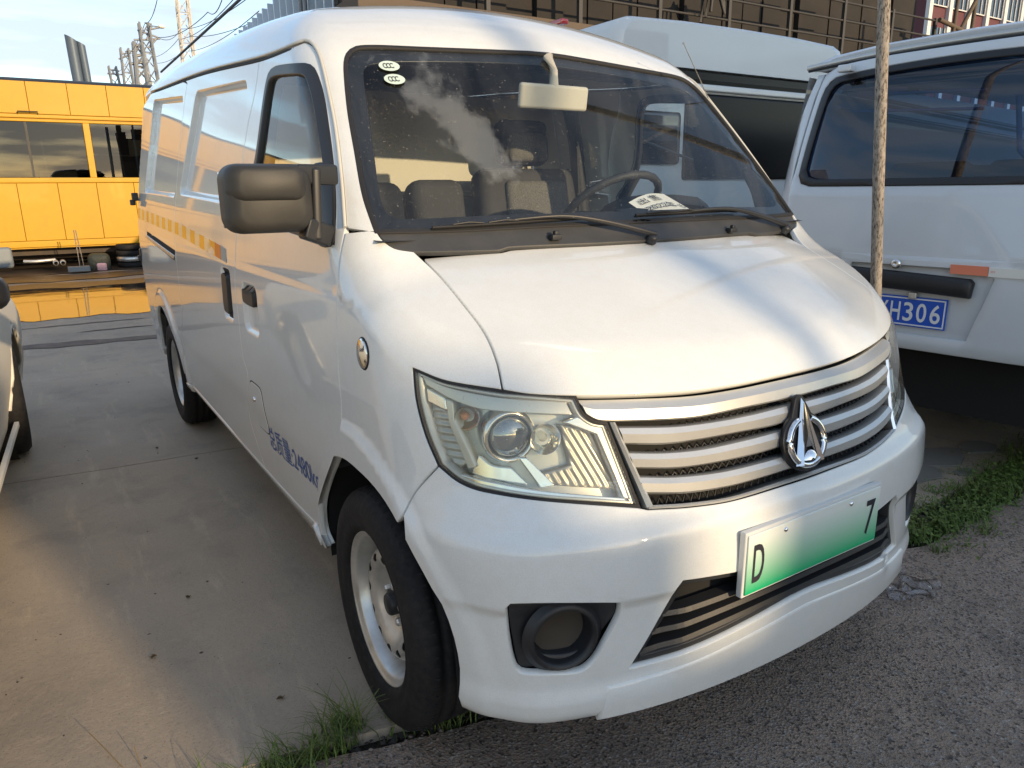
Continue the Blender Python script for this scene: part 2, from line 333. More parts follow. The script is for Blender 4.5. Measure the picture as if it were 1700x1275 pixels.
# ------------------------------------------------------------------ tracing and panel tools for the van body
OS=np.array([0,1.15,.75])
def fwd(P,mode):
    x,y,z=P[:,0],P[:,1],P[:,2]
    if mode=='S': d=P-OS; return np.stack([np.arctan2(d[:,0],-d[:,1]),np.arctan2(d[:,2],np.hypot(d[:,0],d[:,1]))],1)
    if mode=='H1': return np.stack([np.arctan2(x,-(y-1.15)),z],1)
    if mode=='H2': return np.stack([np.arctan2(x,y-3.3),z],1)
    if mode=='X': return np.stack([y,z],1)
    if mode=='C': return np.stack([np.arctan2(x,z-1.12)*.8,y],1)
    if mode=='W': return np.stack([x,(y-1.25)*.714+(z-1.30)*.70],1)
def inv(U,mode,f=None):
    a,b=U[:,0],U[:,1]; n=len(U); Z=np.zeros(n)
    if mode=='S': O=np.tile(OS,(n,1)); D=np.stack([np.sin(a)*np.cos(b),-np.cos(a)*np.cos(b),np.sin(b)],1)
    elif mode=='H1': O=np.stack([Z,Z+1.15,b],1); D=np.stack([np.sin(a),-np.cos(a),Z],1)
    elif mode=='H2': O=np.stack([Z,Z+3.3,b],1); D=np.stack([np.sin(a),np.cos(a),Z],1)
    elif mode=='X': O=np.stack([Z,a,b],1); D=np.stack([Z-1,Z,Z],1)
    elif mode=='C': O=np.stack([Z,b,Z+1.12],1); D=np.stack([np.sin(a/.8),Z,np.cos(a/.8)],1)
    elif mode=='W': O=np.stack([a,1.25+.714*b,1.30+.70*b],1); D=np.stack([Z,Z-.70,Z+.714],1)
    P,bad=hit(O,D,0,2.4,48,-1,f or body)
    return P
def cm(pts,step,closed=False):
    """catmull-rom through pts (third value 1 = corner), resampled by step"""
    P=[np.array(p[:2],float) for p in pts]; cn=[len(p)>2 for p in pts]; n=len(P); out=[]
    rng=range(n if closed else n-1)
    for i in rng:
        j=(i+1)%n; a,b=P[i],P[j]
        pm=P[i-1] if (not cn[i] and (closed or i>0)) else a-(b-a)
        pn=P[(j+1)%n] if (not cn[j] and (closed or j<n-1)) else b+(b-a)
        L=np.hypot(*(b-a)); k=max(1,int(L/step))
        m0=(b-pm)/2; m1=(pn-a)/2
        for m,c in((m0,0),(m1,1)):
            l=np.hypot(*m)
            if l>L: m*=L/l
        for t in np.arange(k)/k:
            out.append((2*t**3-3*t**2+1)*a+(t**3-2*t**2+t)*m0+(-2*t**3+3*t**2)*b+(t**3-t**2)*m1)
    if not closed: out.append(P[-1])
    return np.array(out)
def castpx(q):
    P,bad=cast_px(q)
    if bad.any():
        c=q.mean(0)
        for it in range(25):
            q=q.copy(); q[bad]+= (c-q[bad])/np.hypot(*(c-q[bad]).T)[:,None]*2
            P2,b2=cast_px(q[bad]); P[bad]=P2; idx=np.where(bad)[0]; nb=bad.copy(); nb[idx]=b2; bad=nb
            if not bad.any(): break
    return P
def trace(pts,step=7,closed=False): return castpx(cm(pts,step,closed))
def snap0(P):
    q=P.copy(); q[0]=0; return inv(fwd(q[None],'S'),'S')[0]
def half(*segs):
    P=np.vstack(segs); P[0]=snap0(P[0]); P[-1]=snap0(P[-1]); return P
def symm(P): return np.vstack([P,(P[1:-1]*[-1,1,1])[::-1]])
def arc(c,r,a0,a1,n,mode='X'):
    """arc in the side plane, on the near side of the body; angle 0 = towards the rear, 90 = up"""
    a=np.radians(np.linspace(a0,a1,n)); return inv(np.stack([c[0]+r*np.cos(a),c[1]+r*np.sin(a)],1),'X')
def zline(z,a0,a1,n,mode='H1'):
    a=np.radians(np.linspace(a0,a1,n)); return inv(np.stack([a,np.full(n,z)],1),mode)
def sline(pts,step=.02):
    """polyline of (y,z) on the near side"""
    return inv(cm(pts,step),'X')
def inpoly(U,L):
    x,y=U[:,0][:,None],U[:,1][:,None]; a=L; b=np.roll(L,-1,0)
    c=((a[:,1]>y)!=(b[:,1]>y))&(x<(b[:,0]-a[:,0])*(y-a[:,1])/(b[:,1]-a[:,1]+1e-15)+a[:,0])
    return c.sum(1)%2==1
def distpoly(U,L):
    a=L;b=np.roll(L,-1,0); d=b-a; out=np.full(len(U),1e9)
    for s in range(0,len(U),4000):
        u=U[s:s+4000][:,None,:]; t=np.clip(((u-a)*d).sum(2)/np.maximum((d*d).sum(1),1e-15),0,1); q=a+t[...,None]*d; out[s:s+4000]=np.sqrt(((u-q)**2).sum(2)).min(1)
    return out
def clean(L,mn):
    out=[L[0]]
    for p in L[1:]:
        if np.hypot(*(p-out[-1]))>mn: out.append(p)
    if np.hypot(*(out[-1]-out[0]))<mn: out.pop()
    return np.array(out)
def offs(L,d):
    """move the loop inwards by d (d<0 outwards)"""
    A=((L[:,0]*np.roll(L[:,1],-1)-np.roll(L[:,0],-1)*L[:,1]).sum())/2
    e=np.roll(L,-1,0)-L; e/=np.maximum(np.hypot(*e.T),1e-12)[:,None]; n=np.stack([-e[:,1],e[:,0]],1)*(1 if A>0 else -1)
    m=n+np.roll(n,1,0); l=np.hypot(*m.T); m/=np.maximum(l,1e-9)[:,None]; k=1/np.clip((m*n).sum(1),.5,1)
    return L+m*(d*k)[:,None]
def panel(name,loop,mode,sp,matl,parent,off=0,depth=.016,gap=.0020,bev=.0022,holes=(),mirror=True,dispf=None,f=None,fine=None,feat=None):
    loops=[loop]+list(holes); U=[clean(fwd(l,mode),.0025) for l in loops]
    r0=[offs(U[0],gap+bev)]+[offs(h,-(gap+bev)) for h in U[1:]]
    r1=[offs(U[0],gap)]+[offs(h,-gap) for h in U[1:]]
    lo=r0[0].min(0); hi=r0[0].max(0)
    gx,gy=np.meshgrid(np.arange(lo[0]+sp/2,hi[0],sp),np.arange(lo[1]+sp/2,hi[1],sp*.87)); gx[1::2]+=sp/2
    G=np.stack([gx.ravel(),gy.ravel()],1); G=G[inpoly(G,r0[0])]
    if feat is not None:
        fpts,fband=feat; G=G[~fband(G)]; fp=fwd(fpts,mode); G=np.vstack([G,fp[inpoly(fp,r0[0])]])
    if fine:
        s2,fn_=fine; fx,fy=np.meshgrid(np.arange(lo[0],hi[0],s2),np.arange(lo[1],hi[1],s2*.87)); fx[1::2]+=s2/2
        G2=np.stack([fx.ravel(),fy.ravel()],1); G2=G2[fn_(G2)]; G2=G2[inpoly(G2,r0[0])]; G=np.vstack([G[~fn_(G)],G2])
    for h in r0[1:]: G=G[~inpoly(G,h)]
    for l in r0:
        if len(G): G=G[distpoly(G,l)>(fine[0] if fine else (.005 if feat is not None else sp))*.5]
    B=np.vstack(r0); nb=len(B); V=np.vstack([B,G]) if len(G) else B
    ed=[];s=0
    for l in r0: n=len(l); ed+=[(s+i,s+(i+1)%n) for i in range(n)]; s+=n
    vo,eo,fo,ov,_,_=delaunay_2d_cdt([Vector(v) for v in V],ed,[],0,1e-7)
    VO=np.array([tuple(v) for v in vo]); F=np.array([q for q in fo if len(q)==3])
    cen=VO[F].mean(1); k=inpoly(cen,r0[0])
    for h in r0[1:]: k&=~inpoly(cen,h)
    F=F[k]
    # map output vertices back
    P=inv(VO,mode,f); N=normals(P,f or body)
    if dispf is not None: P=P+N*dispf(P)[:,None]
    if off: P=P+N*off
    fn=np.cross(P[F[:,1]]-P[F[:,0]],P[F[:,2]]-P[F[:,0]]); flip=(fn*N[F[:,0]]).sum(1)<0; F[flip]=F[flip][:,::-1]
    inmap={}
    for i,l in enumerate(ov):
        for j in l: inmap[j]=i
    verts=[P];nrm=[N];faces=[tuple(q) for q in F]; base=len(P); s=0
    for l0,l1 in zip(r0,r1):
        n=len(l0); ids=[inmap.get(s+i,0) for i in range(n)]; s+=n
        Q=inv(l1,mode,f); NQ=normals(Q,f or body)
        if dispf is not None: Q=Q+NQ*dispf(Q)[:,None]
        Q=Q+NQ*off; P0=P[ids]; o=Q-P0; o-=NQ*(o*NQ).sum(1)[:,None]; o/=np.maximum(np.linalg.norm(o,axis=1),1e-9)[:,None]
        R1=Q-NQ*bev; R2=Q-NQ*depth
        verts+=[R1,R2]; n1=(NQ+o); n1/=np.linalg.norm(n1,axis=1)[:,None]; nrm+=[n1,o]
        b1=base; b2=base+n; base+=2*n
        for i in range(n):
            j=(i+1)%n
            for qa in ((ids[i],b1+i,b1+j,ids[j]),(b1+i,b2+i,b2+j,b1+j)):
                faces.append(qa)
    VV=np.vstack(verts); NN=np.vstack(nrm)
    # consistent winding for the flange
    ff=[]
    for q in faces:
        if len(set(q))<3: continue
        if len(q)==4:
            a,b,c=VV[q[0]],VV[q[1]],VV[q[2]]; nn=np.cross(b-a,c-a)
            if (nn@NN[q[1]])<0: q=q[::-1]
        ff.append(q)
    o=link(name,mesh_from(VV,ff,True,None if dispf is not None else NN),matl,parent)
    if mirror:
        mv=VV*[-1,1,1]; mn=NN*[-1,1,1]
        o2=link(name,mesh_from(mv,[q[::-1] for q in ff],True,None if dispf is not None else mn),matl,parent)
        return o,o2
    return o
def surf(px,off=0,n=None):
    P,b=cast_px(np.array(px,float).reshape(-1,2)); N=normals(P); return P+N*off,N
def strip(name,top,bot,prof,matl,parent,npt=60,x0=None,mirror_join=True):
    """bar lofted between two traced curves; prof = (fraction top->bottom, offset along the surface normal)"""
    def res(c):
        s=np.r_[0,np.cumsum(np.linalg.norm(np.diff(c,axis=0),axis=1))]; t=np.linspace(0,s[-1],npt); return np.stack([np.interp(t,s,c[:,i]) for i in range(3)],1)
    a,b=res(top),res(bot)
    if mirror_join:
        a[-1]=snap0(a[-1]); b[-1]=snap0(b[-1])
        a=np.vstack([a,(a[:-1]*[-1,1,1])[::-1]]); b=np.vstack([b,(b[:-1]*[-1,1,1])[::-1]])
    m=len(a); rows=[]
    for fr,of in prof:
        P=a+(b-a)*fr; U=fwd(P,'S'); P=inv(U,'S'); rows.append(P+normals(P)*of)
    V=np.vstack(rows); F=[]
    for r in range(len(prof)-1):
        for i in range(m-1): F.append((r*m+i,r*m+i+1,(r+1)*m+i+1,(r+1)*m+i))
    F.append(tuple(r*m for r in range(len(prof)))); F.append(tuple(r*m+m-1 for r in reversed(range(len(prof)))))
    me=mesh_from(V,F,True)
    bm=bmesh.new(); bm.from_mesh(me); bmesh.ops.recalc_face_normals(bm,faces=bm.faces); bm.to_mesh(me); bm.free()
    try: me.set_sharp_from_angle(angle=math.radians(28))
    except Exception: pass
    return link(name,me,matl,parent)
# ------------------------------------------------------------------ the white cargo van
van=empty('cargo_van',(0,2.2,0),0,'large white cargo van in the foreground with silver grille and black mirror','van')
vw=M['white']
def rband(U):
    y,z=U[:,0],U[:,1]; m=np.zeros(len(U),bool)
    for q in RECESS: d=quad_sd(y,z,q); m|=(d>-.036)&(d<.007)
    for (q,dp,sf,r) in BOWLS: d=quad_sd(y,z,q,r); m|=(d>-.03)&(d<.007)
    for (cy,cz) in (RW,): d=np.hypot(y-cy,z-cz); m|=(d>.45)&(d<.495)
    return m
def rband2(U): return rband(np.stack([3.3-.8/np.tan(np.minimum(U[:,0],-.25)),U[:,1]],1))
def contours(items,per=.008):
    out=[]
    for q,r,ds in items:
        q=np.array(q); c=q.mean(0); P_=np.ptp(q,axis=0).sum()*2; n_=int(P_/per); a=np.linspace(0,2*PI,n_+1)[:-1]
        # even spacing along the outline: walk the rounded quad
        e=[q[k]+(q[(k+1)%4]-q[k])*t for k in range(4) for t in np.linspace(0,1,max(4,int(np.hypot(*(q[(k+1)%4]-q[k]))/per)))[:-1]]
        D=np.array(e)-c; L=np.hypot(*D.T); D=D/L[:,None]
        for d in ds:
            lo_=np.zeros(len(D)); hi_=L+.05
            for _ in range(30):
                m_=(lo_+hi_)/2; v_=quad_sd(c[0]+D[:,0]*m_,c[1]+D[:,1]*m_,q,r); lo_=np.where(v_<d,m_,lo_); hi_=np.where(v_<d,hi_,m_)
            out.append(c+D*lo_[:,None])
    return np.vstack(out)
def fband(U): return np.abs(np.hypot(U[:,0]-RW[0],U[:,1]-RW[1])-.4725)<.0225
def fband2(U): return fband(np.stack([3.3-.8/np.tan(np.minimum(U[:,0],-.25)),U[:,1]],1))
def cband(U):
    y,z=U[:,0],U[:,1]; m=np.zeros(len(U),bool)
    for q in RECESS: d=quad_sd(y,z,q); m|=(d>-.036)&(d<.008)
    for (q,dp,sf,r) in BOWLS: d=quad_sd(y,z,q,r); m|=(d>-.028)&(d<.006)
    return m
def cband2(U): return cband(np.stack([3.3-.8/np.tan(np.minimum(U[:,0],-.25)),U[:,1]],1))
for q in ([(325,150),(412,130),(395,345),(297,325)],[(255,165),(305,158),(290,330),(240,322)]):
    P,_=cast_px(q); RECESS.append([(p[1],p[2]) for p in P])
CONT=inv(contours([(q,.05,(-.034,-.028,-.023,-.017,-.011,-.005,0,.005)) for q in RECESS]+[(q,r,(-.027,-.021,-.016,-.011,-.006,-.001,.004)) for (q,dp,sf,r) in BOWLS]),'X')
ws_side=trace([(885,87),(700,80),(625,77),(592,79),(578,90),(574,112),(580,180),(592,250),(606,325),(626,384,1)])
ws_bot=trace([(626,384,1),(760,381),(900,374),(1085,366,1)])
hood_rear=trace([(688,417,1),(830,413),(846,408),(1000,401),(1075,397,1)])
cowl_corner=trace([(626,384,1),(634,396),(655,411),(688,417,1)])
hood_side=trace([(688,417,1),(730,457),(775,511),(805,552),(825,600),(835,648,1)])
hood_front=trace([(835,648,1),(880,655),(955,658),(1050,656),(1150,650),(1230,638),(1305,622,1)])
O_=half(ws_side,ws_bot[1:])
panel('windscreen',symm(O_),'W',.05,M['glass'],van,off=-.004,depth=.006,gap=.004,mirror=False)
fr_in=half(trace([(905,104,1),(800,99),(660,98),(612,104),(606,118),(614,180),(624,250),(634,320),(646,348),(668,357),(800,352),(1085,343,1)]))
panel('windscreen_frit',symm(O_),'W',.04,M['frit'],van,off=-.009,depth=.006,gap=.003,holes=[symm(fr_in)],mirror=False)
# seal round the glass
def seal(name,loop,w0,w1,mode,off,mt,parent,mirror=False,depth=.01):
    U=fwd(loop,mode); a=inv(offs(clean(U,.003),w0),mode); b=inv(offs(clean(U,.003),w1),mode)
    return panel(name,a,mode,.05,mt,parent,off=off,depth=depth,gap=0,bev=.0015,holes=[b],mirror=mirror)
seal('windscreen_seal',symm(O_),-.006,.005,'W',.002,M['rubber'],van)
panel('cowl',symm(half(ws_bot[::-1],cowl_corner[1:],hood_rear[1:])),'S',.03,M['cowl'],van,off=-.004,mirror=False)
panel('hood',symm(half(hood_rear[::-1],hood_side[1:],hood_front[1:])),'S',.018,vw,van,off=.001,mirror=False,depth=.03,f=body_lo)
# roof with the windscreen pillars
dr_front=trace([(574,378,1),(568,300),(558,215),(545,148),(533,98),(522,76),(508,68,1)])
drip=trace([(508,68,1),(440,92),(431,95),(340,118),(306,131),(252,152,1)],5)
base=trace([(626,384,1),(574,378,1)],4)
rearc=inv(np.stack([np.linspace(-np.arctan2(.68,.83)*.8,0,14),np.full(14,4.50)],1),'C')
rc0=fwd(drip[-1:],'C')[0]
rear_side=inv(np.stack([np.full(5,rc0[0]),np.linspace(rc0[1],4.50,5)],1),'C')
rear_top=inv(np.stack([np.linspace(rc0[0],0,16),np.full(16,4.50)],1),'C')
roof=half(ws_side,base[1:],dr_front[1:],drip[1:],rear_side[1:],rear_top[1:])
panel('roof',symm(roof),'C',.028,vw,van,off=0,mirror=False,depth=.02)
# fender, door, sill, sliding door, rear quarter (near side, mirrored to the far side)
hl_top=trace([(835,648,1),(740,633),(685,612,1)])
hl_out=trace([(685,612,1),(690,665),(705,722),(727,774,1)])
bf=trace([(727,774,1),(690,815),(668,855,1)])
d0=fwd(bf[-1:],'X')[0]; a0=math.degrees(math.atan2(d0[1]-.33,d0[0]-.72))
rfun=lambda dg: .385+.042*sstep(92,135,dg)-.030*sstep(150,200,dg)
def varc(a,b,n):
    dg=np.linspace(a,b,n); r=rfun(dg); t=np.radians(dg); return inv(np.stack([.72+r*np.cos(t),.33+r*np.sin(t)],1),'X')
archf=varc(a0,8,30); archb=arc(FW,.385,8,-3,5)
fend_bot=sline([(1.12,.305),(1.15,.312)])
dseam=trace([(541,908,1),(530,880),(527,840),(537,800),(556,745),(567,690),(567,668,1),(562,620),(559,520),(564,430),(574,378,1)])
panel('front_fender',np.vstack([base[1:],cowl_corner,hood_side[1:],hl_top[1:],hl_out[1:],bf[1:],archf,archb,dseam[:-1]]),'S',.016,vw,van)
win=cm([(404,352),(412,310),(424,262),(438,160),(446,122),(457,111),(505,106),(520,114),(534,152),(543,205),(552,275),(556,340),(554,404,1),(516,396),(488,387),(450,374)],6,True)
win3=castpx(win)
drR=[(412,640),(411,618,1),(403,590),(395,520),(390,470),(392,400),(397,320),(404,255),(413,200),(424,150),(431,96,1)]
sill_r0=sline([(1.13,.335),(3.36,.335)],.03)
doorR=trace([(445,791,1),(430,745),(414,690)]+drR)
door_bot=trace([(541,908,1),(500,845),(445,791,1)])
door_top=trace([(431,96,1),(440,93),(508,69,1)])
front_door=np.vstack([dseam[::-1],door_bot[1:],doorR[1:],door_top,dr_front[::-1][1:-1]])
panel('front_door',front_door,'X',.02,vw,van,f=body_door,feat=(CONT,cband),holes=[win3])
# upper/lower track line and sliding door
sdR=[(374,706,1),(368,650),(350,560)]
P_s=fwd(trace([(295,435),(288,341),(316,128)]),'X'); ysd=float(P_s[:,0].mean()); print('sliding door rear edge y',P_s[0],P_s[-1])
sl_back=sline([(3.36,.345),(3.33,.50),(3.20,.66),(3.06,.80),(3.055,1.1),(3.0,1.5),(2.93,1.75),(2.88,1.825)],.03)
sl_bot=sline([tuple(fwd(door_bot[-1:],'X')[0])+(1,),(2.4,.345),(3.36,.345,1)],.03)
sl_top=trace([(306,132,1),(340,119),(431,96,1)],4)
slide=np.vstack([doorR[::-1],sl_top[::-1][1:],sl_back[::-1],sl_bot[::-1][1:-1]])
slide=np.vstack([sl_bot[:-1],sl_back,sl_top,doorR[::-1][1:-1]])
panel('sliding_door',slide,'X',.02,vw,van,feat=(CONT,cband),fine=(.010,fband))
# sill below the doors
y0s=1.125
panel('sill',np.vstack([sline([(y0s,.315),(y0s,.345)]),sline([(1.16,.365),(1.5,.352),(2.4,.343),(3.37,.343)]),sline([(3.40,.315),(3.36,.30),(1.5,.30),(1.16,.305)])]),'X',.03,vw,van,off=.004)
qa=arc(RW,.385,172,8,26)
qb=sline([(4.16,.33),(4.3,.33),(4.42,.33)],.04)
h2=lambda z,a0,a1,n: zline(z,a0,a1,n,'H2')
pz=np.linspace(.33,1.86,26); ang=math.radians(-28)
ccor=inv(np.stack([np.full(26,ang),pz],1),'H2')
qtop=trace([(252,153,1),(306,132,1)],4)
quarter=np.vstack([sl_back[2:],qtop[::-1][1:],ccor[::-1],inv(np.stack([np.radians(np.linspace(-28,-40,6)),np.full(6,.33)],1),'H2')[1:],qa[::-1]])
panel('rear_quarter',quarter,'H2',.022,vw,van,feat=(CONT,cband2),fine=(.010,fband2))
rd=np.vstack([h2(.34,-27,27,20),inv(np.stack([np.full(20,math.radians(27)),np.linspace(.34,1.86,20)],1),'H2'),h2(1.86,27,-27,20),inv(np.stack([np.full(20,math.radians(-27)),np.linspace(1.86,.34,20)],1),'H2')])
panel('rear_door',rd,'H2',.05,vw,van,mirror=False)
# bumper
bt=trace([(727,774,1),(760,800),(800,815),(900,830),(1060,842),(1076,845,1),(1144,841),(1217,830),(1322,799,1)])
archl=varc(a0,189,13)
ab=fwd(archl[-1:],'H1')[0]
bbot=zline(.266,math.degrees(ab[0]),0,40)
bl=half(bt[::-1],bf[1:],archl[1:],bbot)
fog_l=castpx(cm([(841,1012),(848,1005),(1000,1003),(1029,1003,1),(1026,1025),(1005,1065),(985,1098),(960,1116),(880,1119),(858,1112),(846,1070)],6,True))
lgl=half(trace([(1325,990,1),(1260,1027),(1200,1058),(1150,1080),(1100,1096),(1047,1110,1),(1075,1065),(1118,990),(1140,960,1)]),)[:-1]
top_lg=[(0,.485),(.1,.487),(.22,.495)]
u=fwd(lgl[-1:],'H1')[0]; lgtop=inv(np.stack([np.linspace(u[0],0,14),u[1]+(.515-u[1])*np.linspace(0,1,14)],1),'H1')
lgl=np.vstack([lgl,lgtop[1:]]); lgl[-1][0]=0; lgl[0][0]=0
bump_loop=symm(bl)
panel('front_bumper',bump_loop,'H1',.013,vw,van,mirror=False,depth=.02,holes=[fog_l,fog_l*[-1,1,1],symm(lgl)])
# lower lip of the bumper

lip_top=trace([(1005,1140,1),(1060,1126),(1150,1098),(1240,1055),(1335,1003,1)])
ul=fwd(lip_top,'H1'); lipt=inv(ul,'H1'); lipt[-1]=inv(np.array([[0,ul[-1,1]]]),'H1')[0]
lipb=inv(np.stack([np.linspace(ul[0,0]-.015,0,30),np.full(30,.264)],1),'H1',body_low)
lh=np.vstack([lipt[::-1],lipb]); lh[0][0]=0; lh[-1][0]=0
panel('bumper_lip',symm(lh),'H1',.02,vw,van,off=.006,depth=.025,gap=0,mirror=False,bev=.006,f=body_low)
# lower grille: back plate and slats
panel('lower_grille',symm(lgl),'H1',.05,M['gap'],van,off=-.055,depth=.01,gap=-.01,mirror=False)
panel('lower_grille_frame',symm(lgl),'H1',.05,M['black'],van,off=-.012,depth=.05,gap=0,mirror=False,holes=[inv(offs(clean(fwd(symm(lgl),'H1'),.004),.014),'H1')])
for k,(zl,zc) in enumerate([(.475,.49),(.435,.462),(.395,.432),(.37,.402)]):
    # slats follow the bumper's curve and rise a little to the middle
    A=fwd(symm(lgl),'H1'); zz=zl; xs=[]
    for a in np.linspace(-.42,.42,181):
        if inpoly(np.array([[a,zc-(zc-zl)*(a/.42)**2]]),offs(clean(A,.004),.006))[0]: xs.append(a)
    if not xs: continue
    aa=np.linspace(min(xs),max(xs),50); zz=zc-(zc-zl)*(aa/.42)**2
    P=inv(np.stack([aa,zz],1),'H1'); N=normals(P); V=[];F=[]
    for (dz,of) in ((.007,-.042),(.006,-.014),(-.004,-.010),(-.008,-.04)): V.append(P+N*of+[0,0,dz])
    V=np.vstack(V); m=50
    for r in range(4):
        for i in range(m-1): F.append((r*m+i,r*m+i+1,((r+1)%4)*m+i+1,((r+1)%4)*m+i))
    me=mesh_from(V,F,False); link('grille_slat',me,M['black'],van)
# fog lamp bezels
fc,_=surf([(940,1066)])
def near(P,mode): return fwd(P,mode)
u0=fwd(fc,'H1')[0]; circ=inv(np.stack([u0[0]+.062*np.cos(np.linspace(0,2*PI,37)[:-1])/.9,u0[1]+.052*np.sin(np.linspace(0,2*PI,37)[:-1])],1),'H1')
for sx in (1,-1):
    S_=np.array([sx,1,1]);
    bz=panel('fog_lamp_bezel',fog_l*S_,'H1',.02,M['black'],van,off=-.014,depth=.03,gap=.001,holes=[circ*S_],mirror=False,dispf=(lambda P,cx=fc[0]*S_: -.020*(1-sstep(.05,.12,np.hypot(P[:,0]-cx[0],P[:,2]-cx[2])))))
    N=normals(fc*S_); c=fc[0]*S_; nn=np.array([sx*-.30,-.953,0]); 
    Mx=frame_z(c-nn*.075,nn); mb=MB(); mb.lathe([(.004,0),(.050,.004),(.058,.02),(.062,.05),(.067,.072),(.076,.060),(.086,.050)],Mx,40); mb.obj('fog_lamp_recess',M['black'],bz,bevel=0)
    mb=MB(); mb.lathe([(.0001,.012),(.02,.013),(.056,.022)],Mx,30); mb.obj('fog_lamp_back',M['brownpl'],bz)
# ---------------------------------------------------------------- grille
gl=half(trace([(1322,799,1),(1217,830),(1144,841),(1076,845,1),(1012,703,1),(990,700),(972,687),(957,659,1),(1050,658),(1150,652),(1230,640),(1305,624,1)]))
panel('grille_back',symm(gl),'H1',.04,M['gap'],van,off=-.045,depth=.01,gap=-.006,mirror=False)
prof=[(0,-.04),(.02,-.006),(.10,.001),(.42,.006),(.90,.001),(1.0,-.006),(1.0,-.036)]
prof1=[(0,-.04),(.02,-.010),(.12,-.006),(.50,.004),(.93,.002),(1.0,-.004),(1.0,-.036)]
bars=[([(959,662,1),(1050,660),(1150,655),(1230,643),(1305,627,1)],[(974,688,1),(990,698),(1015,700),(1086,698),(1159,693),(1232,678),(1290,666),(1306,662,1)]),
([(1026,708,1),(1122,706),(1195,697),(1250,686),(1308,671,1)],[(1037,738,1),(1104,738),(1159,731),(1224,719),(1283,708),(1309,701,1)]),
([(1042,750,1),(1104,750),(1166,744),(1232,730),(1279,718),(1310,709,1)],[(1053,778,1),(1122,778),(1177,771),(1232,760),(1265,752),(1312,738,1)]),
([(1057,790,1),(1122,790),(1195,782),(1265,766),(1313,752,1)],[(1072,820,1),(1141,819),(1213,808),(1268,793),(1316,778,1)])]
for i,(t,b) in enumerate(bars): strip('grille_bar',trace(t),trace(b),prof1 if i==0 else prof,M['silver'],van)
# bottom frame and chrome end strips
strip('grille_frame',trace([(1076,839,1),(1144,835),(1217,824),(1319,792,1)]),trace([(1078,845,1),(1144,841),(1217,830),(1321,798,1)]),[(0,-.04),(0,-.001),(.5,.003),(1,-.001),(1,-.03)],M['silver'],van)
e1=trace([(1012,701,1),(1074,843,1)]); e2=trace([(1021,701,1),(1084,840,1)])
for S_ in ([1,1,1],[-1,1,1]):
    strip('grille_end_strip',e1*S_,e2*S_,[(0,-.02),(0,.001),(.5,.006),(1,.001),(1,-.03)],M['chrome'] if S_[0]<0 else M['silver'],van,npt=20,mirror_join=False)
# honeycomb behind the bars (zig-zag wires)
mb=MB()
for (zc,dz) in ((.862,.006),(.815,.006),(.768,.006),(.722,.010)):
    pts=[]
    for i,a in enumerate(np.linspace(-.46,.46,93)):
        z_=zc-.012*(abs(a)/.46)*0+(dz if i%2 else -dz); P=inv(np.array([[a,z_]]),'H1'); pts.append((P+normals(P)*-.03)[0])
    mb.tube(pts,.0028,4,False)
o=mb.obj('grille_mesh',M['black'],van); tag(o,kind='stuff')
# emblem: black backing, chrome ring and split arrow
ec,_=surf([(1320,734)]); ec=ec[0]; ec[0]=0; nn=np.array([0,-.96,.26]); nn/=np.linalg.norm(nn)
em=frame_z(ec+nn*.004,nn,(1,0,0))@Matrix.Diagonal((1.16,1.02,1,1))
def drop(rc,ap,n=40,wid=1):   # circle with a rounded peak
    pts=[]
    for k in range(n+1):
        a=math.radians(118)+math.radians(304)*k/n; pts.append((rc*math.cos(a),rc*math.sin(a)))
    for k in range(1,8):
        t=k/8; a=math.pi*t; pts.append((.014*math.cos(a)*wid*(1.0),ap-.014+.014*math.sin(a)))
    return pts
mb=MB(); mb.prism(drop(.0665,.106),em,.012); emb=mb.obj('emblem',M['frit'],van,bevel=.003)
mb=MB(); ring=[]
A_=[math.radians(70-320*k/60) for k in range(61)]
mb.tube([em@Vector((.052*math.cos(a),.052*math.sin(a),.015)) for a in A_],.0085,8); mb.obj('emblem_ring',M['chrome'],emb)
def arm(pts,ridge,h=.012):
    mb=MB(); n=len(pts); v=[em@Vector((p[0],p[1],.014)) for p in pts]+[em@Vector((r[0],r[1],.014+h)) for r in ridge]
    return v
mb=MB()
ap=(0,.094);
h0,h1_,h2__=.016,.032,.019
ev=[(0,.098,h0),(-.042,-.048,h0),(.042,-.048,h0),(-.0015,.086,h0+.006),(.0015,.086,h0+.006),(-.031,-.048,h1_-.004),(.031,-.048,h1_-.004)]+[(-.024,-.050,h2__),(-.018,-.026,h2__),(-.008,-.012,h2__),(.008,-.012,h2__),(.018,-.026,h2__),(.024,-.050,h2__),(0,.012,h2__+.002)]
mb.add([em@Vector(p) for p in ev],[(0,1,5,3),(0,4,6,2),(0,3,4),(3,5,7),(4,12,6)]+[(13,a,b_) for a,b_ in ((3,7),(7,8),(8,9),(9,10),(10,11),(11,12),(12,4),(4,3))])
mb.obj('emblem_arrow',M['chrome'],emb)
mb=MB(); mb.lathe([(.0,.02),(.012,.018),(.020,.010)],em@Matrix.Translation((0,-.040,.010)),24,0,PI); mb.obj('emblem_dome',M['chrome'],emb)
# ---------------------------------------------------------------- details on the van
def mirror_obj(o,parent=None):
    me=o.data.copy(); n=len(me.vertices); co=np.empty(n*3); o.data.vertices.foreach_get('co',co); co=co.reshape(-1,3)
    mw=np.array(wmat(o)); w=co@mw[:3,:3].T+mw[:3,3]; w[:,0]*=-1; me.transform(Matrix.Identity(4)); me.vertices.foreach_set('co',w.ravel()); me.flip_normals(); me.update()
    return link(o.name.split('.')[0],me,None,parent or o.parent)
